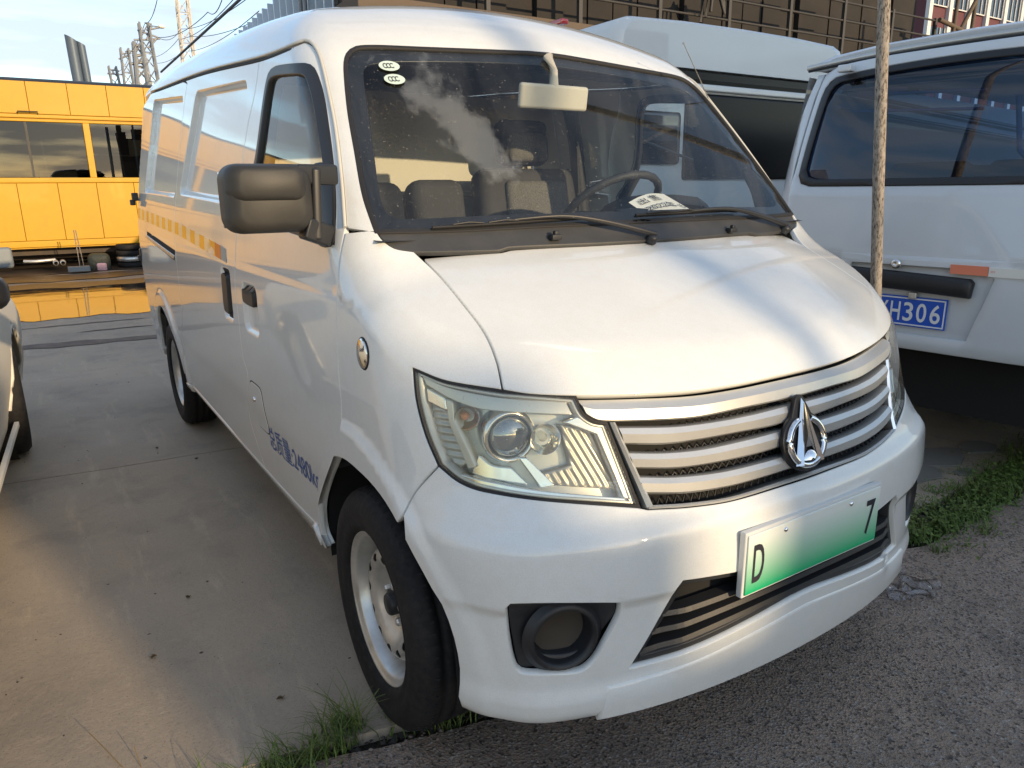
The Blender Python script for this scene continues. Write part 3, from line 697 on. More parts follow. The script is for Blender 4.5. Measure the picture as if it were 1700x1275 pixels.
# headlights
hlp=np.vstack([trace([(835,648,1),(740,633),(685,612,1)]),trace([(685,612,1),(690,665),(705,722),(727,774,1)])[1:],trace([(727,774,1),(760,800),(800,815),(900,830),(1062,841,1)])[1:],trace([(1062,841,1),(1008,703,1),(988,700),(970,687),(956,658,1),(835,648,1)])[1:-1]])
h1,h2_=panel('headlight',hlp,'S',.02,M['lampgrey'],van,off=-.062,depth=.02,gap=.004)
def lp(pts,off,depth,mt,name,sp=.02,closed=True,dispf=None,bev=.002,raw=False):
    L=castpx(cm(pts,5,True)); a,b=panel(name,L,'S',sp,mt,None,off=off,depth=depth,gap=0,bev=bev,dispf=dispf)
    for o,p in((a,h1),(b,h2_)): o.parent=p; o.matrix_parent_inverse=wmat(p).inverted()
    return a,b
U=clean(fwd(hlp,'S'),.003)
wl=inv(offs(U,.0035),'S'); wi=inv(offs(U,.009),'S')
for k,(a,p) in enumerate(zip(panel('lamp_housing',wl,'S',.05,M['lampgrey'],van,off=-.010,depth=.06,gap=0,holes=[wi]),(h1,h2_))): a.parent=p; a.matrix_parent_inverse=wmat(p).inverted()
for a,p in zip(panel('lamp_lens',hlp,'S',.02,M['lens'],van,off=.001,depth=.010,gap=.0035,bev=.003),(h1,h2_)): a.parent=p; a.matrix_parent_inverse=wmat(p).inverted()
lp([(692,622,1),(740,643),(835,658),(943,664,1),(954,688,1),(905,687),(800,681),(748,666),(700,640,1)],-.016,.045,M['lampgrey'],'lamp_trim')
lp([(757,789,1),(800,800),(900,815),(1040,826,1),(1056,836,1),(900,826),(798,810),(760,797,1)],-.014,.045,M['lampchrome'],'lamp_trim')
lp([(962,692,1),(985,704),(1006,708,1),(1054,830,1),(1040,826,1),(995,722,1),(940,702,1)],-.014,.045,M['lampchrome'],'lamp_trim')
wav=lambda P: .003*np.sin(P[:,2]*420)
lp([(699,645,1),(731,662,1),(735,684,1),(702,668,1)],-.018,.03,M['lampchrome'],'side_marker')
lp([(701,672,1),(734,688,1),(768,770,1),(752,783,1),(722,756),(706,716)],-.034,.03,M['lampgrey'],'lamp_reflector',sp=.004,dispf=wav)
lp([(733,664,1),(744,668,1),(748,700,1),(786,778,1),(772,782,1),(738,705,1)],-.018,.045,M['lampgrey'],'lamp_divider')
wav2=lambda P: .0030*np.sin((P[:,0]+P[:,2]*.45)*420)
lp([(935,706,1),(988,714,1),(1000,742),(1032,812,1),(925,808,1),(900,790,1),(955,775,1)],-.036,.03,M['flute'],'lamp_reflector',sp=.0040,dispf=wav2)
lp([(862,762,1),(876,762,1),(925,808,1),(900,812,1)],-.020,.04,M['lampchrome'],'lamp_trim')
lp([(775,790,1),(788,760,1),(812,776),(850,780,1),(880,808,1),(800,798,1)],-.03,.03,M['lampchrome'],'lamp_reflector')
def lampunit(px,r,off,kind):
    P,N=surf([px],off); d=Vector((-.28,-.955,.03)).normalized(); Mx=frame_z(P[0],d)
    if kind=='proj':
        mb=MB(); mb.lathe([(r*1.28,-.06),(r*1.30,-.012),(r*1.22,.0),(r*1.08,.002),(r,-.006),(r*.98,-.03)],Mx,48); a=mb.obj('projector_ring',M['lampchrome'],h1)
        mb=MB(); mb.lathe([(r*.99*math.cos(t),r*.62*math.sin(t)-.012) for t in np.linspace(0,PI/2,14)],Mx,40); b=mb.obj('projector_lens',M['projlens'],h1)
        mb=MB(); mb.lathe([(r*1.0,-.045),(r*.6,-.050),(.0001,-.052)],Mx,32); c=mb.obj('projector_bowl',M['black'],h1)
        L=[a,b,c]
    else:
        mb=MB(); mb.lathe([(r*1.1,.004),(r,.0),(r*.85,-.018),(r*.5,-.032),(.004,-.036)],Mx,40); a=mb.obj('lamp_bowl',M['lampchrome'],h1)
        mb=MB(); mb.lathe([(.009,-.036),(.0095,-.012),(.006,-.006),(.0001,-.004)],Mx,20); b=mb.obj('bulb',M['amber'] if kind=='amber' else M['lens'],h1); L=[a,b]
    for o in L: mirror_obj(o,h2_)
M['projlens']=mat('projector_glass',(.34,.36,.37),.03,metal=.75,coat=1)
lampunit((849,729),.044,-.034,'proj'); lampunit((910,731),.030,-.034,'bowl'); lampunit((765,697),.024,-.036,'amber')
# far side indicator strip is chrome; black seal under the lamp
seal('lamp_seal',hlp,-.003,.0035,'S',-.003,M['rubber'],van,mirror=True,depth=.02)
# side marker lamp
P,N=surf([(603,587)]); Mx=frame_z(P[0],N[0],(0,1,0)); mb=MB(); mb.lathe([(.034,-.002),(.034,.003),(.030,.0055),(.0001,.010)],Mx@Matrix.Diagonal((.9,1,1,1)),32); o=mb.obj('side_marker_lamp',M['lampchrome'],van); mirror_obj(o)
mb=MB(); mb.lathe([(.0345,.003),(.036,.0015),(.038,-.001)],Mx@Matrix.Diagonal((.9,1,1,1)),32); mirror_obj(mb.obj('lamp_seal',M['rubber'],van))
# door window frame and pane
U=clean(fwd(win3,'X'),.003); w_in=inv(offs(U,.022),'X')
U2=w_in.copy()
panel('window_seal',win3,'X',.04,M['black'],van,off=.002,depth=.02,gap=-.004,bev=.004,holes=[w_in])
panel('door_window',inv(offs(U,.015),'X'),'X',.05,M['glass'],van,off=-.010,depth=.004,gap=0)
# small black corner piece that carries the mirror
mq=castpx(cm([(519,276),(548,272),(555,290),(557,345),(554,405),(540,411),(528,404),(524,385),(522,330)],6,True))
panel('mirror_mount',mq,'X',.03,M['black'],van,off=.006,depth=.02,gap=0,bev=.004)
# mirrors
def rbox(name,cx,cz,w,h,d0,d1,r,mt,y0,parent,taper=.8):
    """rounded shell: front face (towards -y) smaller than the back"""
    mb=MB(); rings=[]; n=9
    def rr(w,h,r,y,dx=0,dz=0):
        pts=[]
        for (sx,sz,a0) in((1,1,0),(-1,1,90),(-1,-1,180),(1,-1,270)):
            for k in range(n):
                a=math.radians(a0+90*k/(n-1)); pts.append((cx+dx+sx*(w/2-r)+r*math.cos(a),y,cz+dz+sz*(h/2-r)+r*math.sin(a)))
        return pts
    secs=[(.9,d1,.0),(1.0,d1-.004,0),(1.0,(d0+d1)*.5,0),(.965,d0+.022,0),(.88,d0+.008,0),(.70,d0,0)]
    v=[];f=[];m=4*n
    for (k,y,_) in secs: v+=rr(w*k,h*k,r*k,y0+y)
    for i in range(len(secs)-1):
        for j in range(m): f.append((i*m+j,i*m+(j+1)%m,(i+1)*m+(j+1)%m,(i+1)*m+j))
    f.append(tuple(range(m))); f.append(tuple(reversed(range((len(secs)-1)*m,len(secs)*m))))
    mb.add(v,f,True); me=mb.me(); bm=bmesh.new(); bm.from_mesh(me); bmesh.ops.recalc_face_normals(bm,faces=bm.faces); bm.to_mesh(me); bm.free()
    me.set_sharp_from_angle(angle=math.radians(50)); return link(name,me,mt,parent)
mo=rbox('side_mirror',-.966,1.334,.190,.148,0,.085,.036,M['grey_plastic'],.765,van)
cap=rbox('mirror_cap',-.971,1.366,.176,.080,0,.06,.028,M['grey_plastic'],.757,mo)
gl_=MB(); gl_.box((-.972,.852,1.332),(.17,.004,.12)); gl_=gl_.obj('mirror_glass',M['chrome'],mo,bevel=.002)
mb=MB(); 
def beam(a,b,w,h): # flat strut
    a=Vector(a);b=Vector(b);t=(b-a).normalized();u=Vector((0,1,0));s=t.cross(u).normalized();v=[]
    for p in(a,b):
        for i,j in((-1,-1),(1,-1),(1,1),(-1,1)): v.append(p+u*(w*.5*i)+s*(h*.5*j))
    mb.add(v,[(0,1,2,3),(7,6,5,4),(0,4,5,1),(1,5,6,2),(2,6,7,3),(3,7,4,0)])
beam((-.905,.80,1.385),(-.80,.835,1.385),.05,.045)
beam((-.895,.80,1.27),(-.825,.835,1.245),.06,.05); beam((-.868,.81,1.24),(-.860,.81,1.40),.055,.022)
ar=mb.obj('mirror_arm',M['black'],mo,bevel=.007)
# handles
def ybox(name,y0,y1,z0,z1,off,dep,mt,parent=van,bev=.006,mirror=True,r=.02):
    c=[(y0+r,z0),(y1-r,z0),(y1,z0+r),(y1,z1-r),(y1-r,z1),(y0+r,z1),(y0,z1-r),(y0,z0+r)]
    return panel(name,inv(cm(c,.008,True),'X'),'X',.02,mt,parent,off=off,depth=dep,gap=0,bev=bev,mirror=mirror)
ybox('door_handle',1.555,1.70,.985,1.045,.020,.03,M['black'],r=.015)
ybox('door_handle',1.915,2.005,.915,1.065,.022,.03,M['black'],r=.015)
ybox('handle_trim',1.905,2.015,.90,1.08,.004,.01,M['rubber'],bev=.002,r=.02)
# filler flap with a dark joint round it
ybox('flap_joint',1.596,1.756,.531,.705,.0008,.006,M['gap'],bev=.0005,mirror=False)
fl=ybox('filler_flap',1.600,1.752,.535,.701,.003,.004,vw,bev=.0025,mirror=False)
mb=MB(); P=inv(np.array([[1.71,.64]]),'X')[0]; mb.lathe([(.009,0),(.009,.004),(.0001,.005)],frame_z(P+[-.003,0,0],(-1,0,0),(0,1,0)),16); mb.obj('flap_lock',M['chrome'],fl)
# track slot of the sliding door with a bright insert
def quadp(name,q,off,dep,mt,bev=.001,mirror=True,par=None,sp=.03): return panel(name,inv(cm([(*p,1) for p in q],.02,True),'X'),'X',sp,mt,par or van,off=off,depth=dep,gap=0,bev=bev,mirror=mirror)
quadp('door_track',[(3.07,1.078),(4.06,1.130),(4.10,1.088),(3.11,1.026)],.0015,.01,M['gap'])
quadp('track_rail',[(3.09,1.052),(4.07,1.108),(4.09,1.092),(3.11,1.034)],.006,.008,M['steel'])
# reflective tape
ty=np.linspace(4.47,2.02,25); zt=lambda y: np.interp(y,[1.9,2.07,2.9,4.48],[1.150,1.163,1.212,1.261]); zb=lambda y: np.interp(y,[1.9,2.07,2.9,4.48],[1.100,1.110,1.155,1.197])
for i in range(24):
    a,b=ty[i],ty[i+1]
    if 2.93<(a+b)/2<3.12 and False: continue
    mt=M['tape_r'] if i==23 else (M['tape_y'] if i%2==0 else M['tape_w'])
    quadp('reflective_tape',[(b+.001,zb(b)),(a-.001,zb(a)),(a-.001,zt(a)),(b+.001,zt(b))],.0012,.0015,mt,bev=.0004,mirror=False,sp=.08)
quadp('reflective_tape',[(1.93,1.102),(2.018,1.108),(2.018,1.161),(1.93,1.152)],.0012,.0015,M['tape_g'] if 'tape_g' in M else M['silver'],bev=.0004,mirror=False)
# gutter along the roof and down the door front
P=trace([(574,378,1),(568,300),(558,215),(545,148),(533,98),(522,76),(508,68),(440,92),(340,118),(252,152,1)],6); N=normals(P)
mb=MB(); mb.tube(P+N*.003,.0045,8); mirror_obj(mb.obj('rain_gutter',M['seam'] if 'seam' in M else vw,van))
mb=MB(); Q=P[28:]; mb.tube(Q+N[28:]*.001-np.array([0,0,.011]),.005,6); mirror_obj(mb.obj('gutter_seal',M['rubber'],van))
# hinges at the rear corner
for z in (1.33,.98):
    mb=MB(); mb.box((-.835,4.46,z),(.035,.05,.05)); mb.box((-.85,4.475,z-.035),(.03,.04,.035)); mirror_obj(mb.obj('door_hinge',M['black'],van,bevel=.005))
# antenna on the far pillar
a,_=cast_px([(1178,168)]); a=a[0]; b=on_plane([(1135,72)],1,a[1]-.10)[0]
mb=MB(); mb.tube([a,b],[.0022,.0014],6); mb.tube([b,b+(b-a)*.012],.0045,8); mb.obj('antenna',M['steel'],van)
# lettering on the door
def text_me(txt,size=1.0,extr=0.0,bold=0.0,align='LEFT',sp=1.0):
    cu=bpy.data.curves.new('t','FONT'); cu.body=txt; cu.size=size; cu.extrude=extr; cu.offset=bold; cu.align_x=align; cu.space_character=sp; cu.resolution_u=4
    o=bpy.data.objects.new('t',cu); C.objects.link(o); dg=bpy.context.evaluated_depsgraph_get(); me=bpy.data.meshes.new_from_object(o.evaluated_get(dg)); bpy.data.objects.remove(o); me.materials.clear()
    return me
def text_fit(txt,name,fn,mt,parent,bold=0.0,extr=0.0,sp=1.0,kind=None):
    """fn maps (u,v,w) in the unit box of the text to world"""
    me=text_me(txt,1,extr,bold,sp=sp); n=len(me.vertices); co=np.empty(n*3); me.vertices.foreach_get('co',co); co=co.reshape(-1,3)
    lo=co.min(0);hi=co.max(0); u=(co[:,:2]-lo[:2])/(hi[:2]-lo[:2]); w=co[:,2]-lo[2]
    me.vertices.foreach_set('co',fn(u[:,0],u[:,1],w).ravel()); me.update(); return link(name,me,mt,parent)
def doortext(u,v,w):
    y=1.615-.545*u; z=.470+.105*v+.018*u; P=inv(np.stack([y,z],1),'X',body_door); P[:,0]-=.0015; return P
text_fit('总质量:2480kg','door_lettering',doortext,M['blue_text'],van,bold=.0)
# stickers on the glass
for px in ((646,110),(655,132)):
    P,N=surf([px],.001); Mx=frame_z(P[0],N[0],(1,0,0)); mb=MB(); k=32
    mb.prism([(.029*math.cos(2*PI*i/k),.0195*math.sin(2*PI*i/k)) for i in range(k)],Mx,.0006); s=mb.obj('round_sticker',M['sticker'] if 'sticker' in M else M['paper'],van)
    text_fit('CCC','sticker_print',lambda u,v,w,Mx=Mx: np.array([tuple(Mx@Vector((-.018+.030*a,-.010+.020*b,.0012))) for a,b in zip(u,v)]),M['ink'],s,bold=.02,sp=.72)
# wipers, nozzles
def wiper(bl,arm_,piv):
    B=trace(bl,8); N=normals(B); mb=MB(); mb.tube(B+N*.010,.004,6); mb.tube(B+N*.004,.0025,4); 
    w=mb.obj('wiper_blade',M['rubber'],van)
    A=trace(arm_,8); N=normals(A); lift=.012+.016*np.sin(np.linspace(0,PI,len(A))); mb=MB(); mb.tube(A+N*lift[:,None],list(np.linspace(.010,.0045,len(A))),6); mb.obj('wiper_arm',M['black'],w)
    P,N=surf([piv],-.004); mb=MB(); mb.lathe([(.017,-.004),(.017,.012),(.012,.018),(.0001,.019)],frame_z(P[0],N[0]),18); mb.obj('wiper_pivot',M['black'],w)
    # bridge pieces on the blade
    for t in (.25,.5,.75):
        i=int(t*(len(B)-1)); mb=MB(); mb.tube([B[max(i-3,0)]+N[0]*.014,B[i]+N[0]*.019,B[min(i+3,len(B)-1)]+N[0]*.014],.003,5); mb.obj('wiper_bridge',M['black'],w)
wiper([(716,382),(800,377),(900,370),(962,365)],[(1084,394),(1000,379),(930,370),(840,371)],(1082,396))
wiper([(1052,361),(1120,357),(1200,352),(1222,353)],[(1300,377),(1250,366),(1200,356),(1140,355)],(1303,380))
for px in ((922,398),(1215,386)):
    P,N=surf([px],-.002); mb=MB(); mb.box(P[0]+[0,0,.008],(.030,.022,.014)); mb.box(P[0]+[0,-.004,.018],(.014,.012,.012)); mb.obj('washer_nozzle',M['black'],van,bevel=.003)
# wheels
def disc(holes,R,prof,n=72):
    L=[(R*math.cos(2*PI*k/n),R*math.sin(2*PI*k/n)) for k in range(n)]; loops=[L]
    for (cx,cy,a,b,th) in holes:
        loops.append([(cx+a*math.cos(t)*math.cos(th)-b*math.sin(t)*math.sin(th),cy+a*math.cos(t)*math.sin(th)+b*math.sin(t)*math.cos(th)) for t in np.linspace(0,2*PI,17)[:-1]])
    V=[p for l in loops for p in l]; ed=[];s=0
    for l in loops: m=len(l); ed+=[(s+i,s+(i+1)%m) for i in range(m)]; s+=m
    G=[(r*math.cos(t),r*math.sin(t)) for r in np.arange(.008,R-.004,.008) for t in np.linspace(0,2*PI,max(8,int(r*2*PI/.009)))[:-1]]
    G=np.array(G)
    for l in loops[1:]: G=G[~inpoly(G,np.array(l))]; G=G[distpoly(G,np.array(l))>.003]
    vo,_,fo,_,_,_=delaunay_2d_cdt([Vector(v) for v in V+[tuple(g) for g in G]],ed,[],0,1e-7)
    VO=np.array([tuple(v) for v in vo]); F=np.array([q for q in fo if len(q)==3]); cen=VO[F].mean(1); k=inpoly(cen,np.array(L))
    for l in loops[1:]: k&=~inpoly(cen,np.array(l))
    r=np.hypot(*VO.T); z=np.interp(r,*zip(*prof)); kk=np.hanning(9);
    zz=np.interp(r,np.linspace(0,R,200),np.convolve(np.pad(np.interp(np.linspace(0,R,200),*zip(*prof)),4,'edge'),kk/kk.sum(),'valid'))
    return np.column_stack([VO,zz]),F[k]
prof=[(0,-.060),(.056,-.060),(.066,-.066),(.085,-.052),(.105,-.030),(.122,-.024),(.140,-.030),(.152,-.052),(.168,-.075)]
holes=[(.125*math.cos(a),.125*math.sin(a),.0105,.0150,a) for a in [2*PI*k/12+.2 for k in range(12)]]
DV,DF=disc(holes,.168,prof)
def wheel(cx,cy,cz,sg,steer=0,parent=van,scale=1,spin=0.0):
    z=Vector((sg,0,0)); Mx=Matrix.Translation((cx,cy,cz))@Matrix.Rotation(steer,4,'Z')@(frame_z((0,0,0),(sg,0,0),(0,1,0)))@Matrix.Rotation(spin,4,'Z')@Matrix.Scale(scale,4)
    mb=MB(); mb.lathe([(.168,-.13),(.168,-.075),(.170,-.055),(.176,-.030),(.182,-.014),(.186,-.008),(.193,-.007),(.1965,-.001),(.199,.001),(.2005,-.004),(.199,-.012)],Mx,72)
    v=[Mx@Vector(p) for p in DV]; mb.add(v,DF,True); r=mb.obj('wheel',M['steel'],parent)
    bmx=bmesh.new(); bmx.from_mesh(r.data); bmesh.ops.recalc_face_normals(bmx,faces=bmx.faces); bmx.to_mesh(r.data); bmx.free()
    tp=[(.196,-.012),(.200,.000),(.207,.008),(.222,.015),(.226,.0135),(.245,.0185),(.268,.0185),(.272,.0165),(.288,.012),(.300,.002),(.305,-.004),(.309,-.012),(.311,-.022)]
    for g in (-.045,-.082,-.119): tp+=[(.3125,g+.006),(.304,g+.005),(.304,g-.005),(.3125,g-.006)]
    tp+=[(.311,-.143),(.305,-.160),(.270,-.180),(.21,-.172),(.196,-.155)]
    mb=MB(); mb.lathe(tp,Mx,96); mb.obj('tyre',M['tyre'],r)
    # tread sipes on the shoulder
    mb=MB()
    for k in range(72):
        a=2*PI*k/72; Mk=Mx@Matrix.Rotation(a,4,'Z')
        p=[Mk@Vector(q) for q in((.3065,0.0005,-.004),(.3065,.006,-.004),(.3145,.006,-.030),(.3145,.0005,-.030),(.3015,.0005,-.004),(.3015,.006,-.004),(.308,.006,-.030),(.308,.0005,-.030))]
        mb.add(p,[(0,1,2,3),(4,0,3,7),(1,5,6,2),(0,4,5,1),(3,2,6,7)])
    o=mb.obj('tread_block',M['tyre'],r); tag(o,kind='stuff')
    mb=MB(); mb.lathe([(.030,-.062),(.030,-.034),(.026,-.028),(.0001,-.026)],Mx,24); mb.obj('hub_cap',M['black'],r)
    for k in range(5):
        a=2*PI*k/5+.5; Mk=Mx@Matrix.Translation((.050*math.cos(a),.050*math.sin(a),-.062)); mb=MB(); mb.lathe([(.0125,0),(.0115,.018),(.008,.022),(.0001,.023)],Mk,6,smooth=False); mb.obj('wheel_nut',M['steel'],r)
    return r
wheel(-.812,.72,.311,-1,math.radians(-2),spin=.35); wheel(-.808,3.77,.311,-1,spin=.8); wheel(.812,.72,.311,1,math.radians(-2)); wheel(.808,3.77,.311,1)
# wheel wells, floor and underbody
for (cy) in (.72,3.77):
    for sg in (-1,1):
        mb=MB(); Mx=frame_z((sg*.50,cy,.33),(sg,0,0),(0,1,0)); mb.lathe([(.0001,0),(.40,0),(.400,.295)],Mx,48); kf=[i for i,q in enumerate(mb.f) if min(mb.v[j][2] for j in q)>.24]; mb.f=[mb.f[i] for i in kf]; mb.sm=[mb.sm[i] for i in kf]; mb.obj('wheel_well',M['gap'],van)
mb=MB(); mb.boxm((-.76,1.14,.27),(.76,3.36,.36)); mb.boxm((-.50,.25,.27),(.50,1.2,.75)); mb.boxm((-.50,3.3,.27),(.50,4.4,.55)); mb.boxm((-.72,4.15,.33),(.72,4.4,.55)); mb.boxm((-.76,1.14,.36),(-.70,3.36,.62)); mb.boxm((.70,1.14,.36),(.76,3.36,.62)); mb.obj('chassis',M['gap'],van)
mb=MB(); mb.boxm((-.79,1.0,.60),(.79,4.45,.63)); mb.obj('cabin_floor',M['dash'],van)
# cabin
mb=MB()
prof_d=[(.70,1.235),(.80,1.252),(.95,1.262),(1.05,1.255),(1.12,1.20),(1.15,1.10),(1.08,.95),(1.05,.60)]
v=[(x,y,z) for x in (-.76,-.3,.3,.76) for (y,z) in prof_d]; m=len(prof_d); f=[(i*m+j,i*m+j+1,(i+1)*m+j+1,(i+1)*m+j) for i in range(3) for j in range(m-1)]
mb.add(v,f,True); mb.obj('dashboard',M['dash'],van)
mb=MB(); ip=[(.24,1.0,1.25),(.26,.98,1.29),(.32,.97,1.315),(.43,.97,1.325),(.54,.97,1.315),(.60,.98,1.29),(.62,1.0,1.25)]
for dy,dz in((.0,0),(.14,0.0),(.16,-.03)): pass
v=[(x,y+dy,z+dz) for (dy,dz) in ((-.03,-.03),(0,0),(.15,.0),(.16,-.02)) for (x,y,z) in ip]; m=7; mb.add(v,[(i*m+j,i*m+j+1,(i+1)*m+j+1,(i+1)*m+j) for i in range(3) for j in range(m-1)]+[tuple(range(m))],True); mb.obj('instrument_hood',M['dash'],van)
# steering wheel
sc=Vector((.43,1.30,1.275)); Ms=frame_z(sc,(0,.62,.785),(1,0,0)); mb=MB()
R_=.192; pts=[Ms@Vector((R_*math.cos(a),R_*math.sin(a),0)) for a in np.linspace(0,2*PI,61)]; mb.tube(pts,[.0145+.0012*math.sin(k*2.2) for k in range(61)],10,False)
mb.lathe([(.0001,.02),(.06,.016),(.075,-.01)],Ms@Matrix.Translation((0,0,-.03)),24)
for a in (0.1,PI-.1,-PI/2): mb.tube([Ms@Vector((.06*math.cos(a),.06*math.sin(a),-.03)),Ms@Vector((.185*math.cos(a),.185*math.sin(a),0))],.012,8)
mb.tube([Ms@Vector((0,0,-.03)),Ms@Vector((0,0,-.28))],.03,10)
mb.obj('steering_wheel',M['dash'],van)
def cushion(name,c,d,mt,parent,rx=0,r=.05,cut=None):
    mb=MB(); mb.box(c,d,rx=rx); me=mb.me(); bm=bmesh.new(); bm.from_mesh(me); bmesh.ops.bevel(bm,geom=list(bm.edges),offset=r,segments=4,affect='EDGES',profile=.5)
    for q in bm.faces: q.smooth=True
    bm.to_mesh(me); bm.free(); return link(name,me,mt,parent)
def seat(x,w,y,headrest=True,zt=1.40):
    s=cushion('seat',(x,y-.28,.86),(w,.52,.16),M['seat'],van,r=.05)
    cushion('backrest',(x,y+.02,(.9+zt)/2),(w,.14,zt-.86),M['seat'],s,rx=-.16,r=.055)
    if headrest: cushion('backrest_panel',(x,y-.052,(.92+zt)/2),(w*.60,.05,(zt-.98)),M['seat_mesh'],s,rx=-.16,r=.022)
    if headrest:
        cushion('headrest',(x,y+.09,zt+.125),(.25,.10,.19),M['seat'],s,rx=-.12,r=.042); cushion('headrest_panel',(x,y+.05,zt+.105),(.20,.06,.12),M['seat_mesh'],s,rx=-.12,r=.025)
        for dx in(-.05,.05):
            mb=MB(); mb.tube([(x+dx,y+.07,zt-.03),(x+dx,y+.085,zt+.06)],.006,6); mb.obj('headrest_post',M['chrome'],s)
seat(.42,.52,1.80,True,1.415); seat(-.02,.24,1.82,False,1.37); seat(-.42,.46,1.78,False,1.36)
# belt and pillar trim on the driver's side, seen against the far wall
mb=MB(); mb.tube([(.725,1.84,.7),(.725,1.84,1.2),(.675,1.84,1.55),(.62,1.84,1.78)],.032,8); mirror_obj(mb.obj('pillar_trim',M['dash'],van))
mb=MB(); mb.box((.64,1.78,1.25),(.008,.045,.9),ry=-.06); mb.obj('seat_belt',M['black'],van)
mb=MB(); mb.prism([(-.80,.63),(.80,.63),(.80,1.1),(.765,1.4),(.70,1.74),(-.70,1.74),(-.765,1.4),(-.80,1.1)],Matrix(((1,0,0,0),(0,0,-1,2.08),(0,1,0,0),(0,0,0,1))),.02); mb.boxm((-.70,2.052,1.32),(.70,2.062,1.345)); mb.boxm((-.70,2.052,1.0),(.70,2.062,1.02)); mb.obj('partition',M['cream'],van,bevel=.004)
# sun visors and rear-view mirror
q=on_plane([(862,142),(973,145),(973,182),(862,177),(918,115)],1,1.06); c=q[:4].mean(0)
mb=MB(); mb.box(c,(.255,.022,.072),rx=.15); im=mb.obj('rear_view_mirror',M['cream'],van,bevel=.010,seg=4); mb=MB(); mb.tube([c+[0,0,.02],c+[0,0,.075],c+[0,.03,.12]],[.016,.012,.016],8); mb.obj('mirror_stalk',M['cream'],im)
mb=MB(); v=[(x,y,z) for x in (-.6,-.2,.2,.6) for (y,z) in ((1.22,1.73),(1.35,1.79),(1.7,1.84),(2.6,1.90),(4.4,1.93))]; mb.add(v,[(i*5+j,i*5+j+1,(i+1)*5+j+1,(i+1)*5+j) for i in range(3) for j in range(4)],True); mb.obj('headliner',M['liner'] if 'liner' in M else M['seat'],van)
mb=MB(); mb.box((-.33,1.34,1.74),(.34,.14,.02),rx=.3); mb.box((.33,1.34,1.74),(.34,.14,.02),rx=.3); mb.obj('sun_visor',M['dash'],van,bevel=.006)
# paper note on the dashboard
q=np.vstack([on_plane([(1042,336),(1070,356)],1,.90),on_plane([(1150,349),(1100,323),(1082,326)],1,.96)])
q=[on_plane([(1042,336)],1,.93)[0],on_plane([(1073,357)],1,.86)[0],on_plane([(1152,352)],1,.86)[0],on_plane([(1100,322)],1,.96)[0]]
nu=8; V=[];q=[np.array(a) for a in q]
for i in range(nu+1):
    for j in range(nu+1):
        s,t=i/nu,j/nu; p=(1-s)*((1-t)*q[1]+t*q[0])+s*((1-t)*q[2]+t*q[3]); p=p+np.array([0,-.004,.012*math.sin(PI*s)]); V.append(p)
me=mesh_from(V,[(i*(nu+1)+j,(i+1)*(nu+1)+j,(i+1)*(nu+1)+j+1,i*(nu+1)+j+1) for i in range(nu) for j in range(nu)]); pn=link('paper_note',me,M['paper']); tag(pn,'white handwritten paper note lying on the dashboard behind the windscreen','note')
def pp(u,v,w,a,b,c,d):
    out=[]
    for s,t in zip(a+(b-a)*u,c+(d-c)*v):
        p=(1-s)*((1-t)*q[1]+t*q[0])+s*((1-t)*q[2]+t*q[3]); out.append(p+np.array([0,-.007,.0135*math.sin(PI*s)+.002]))
    return np.array(out)
text_fit('出 售','handwriting',lambda u,v,w: pp(u,v,w,.12,.62,.55,.88),M['ink'],pn); text_fit('2022年 6','handwriting',lambda u,v,w: pp(u,v,w,.10,.92,.12,.44),M['ink'],pn)
# front number plate: green to white, with a dark edge
Pl=on_plane([(1238,886),(1452,815)],1,.040); zc=(Pl[:,2].mean()); pz=zc-.070
mb=MB(); mb.boxm((-.247,.040,pz-.077),(.247,.056,pz+.077)); npf=mb.obj('plate_frame',M['frame'] if 'frame' in M else M['black'],van,bevel=.003)
mb=MB(); mb.boxm((-.240,.036,pz-.070),(.240,.0405,pz+.070)); mb.obj('number_plate',M['plate_green'],npf,bevel=.0015)
for (t,x0,x1) in (('D',-.222,-.186),('7',.186,.222)):
    text_fit(t,'plate_lettering',lambda u,v,w,x0=x0,x1=x1: np.stack([x0+(x1-x0)*u,np.full(len(u),.0350),pz-.045+.09*v],1),M['ink'],npf,bold=.01)
for x in (-.12,.12):
    mb=MB(); mb.lathe([(.006,0),(.005,.003),(.0001,.004)],frame_z((x,.0358,pz+.055),(0,-1,0)),12); mb.obj('plate_screw',M['chrome'],npf)
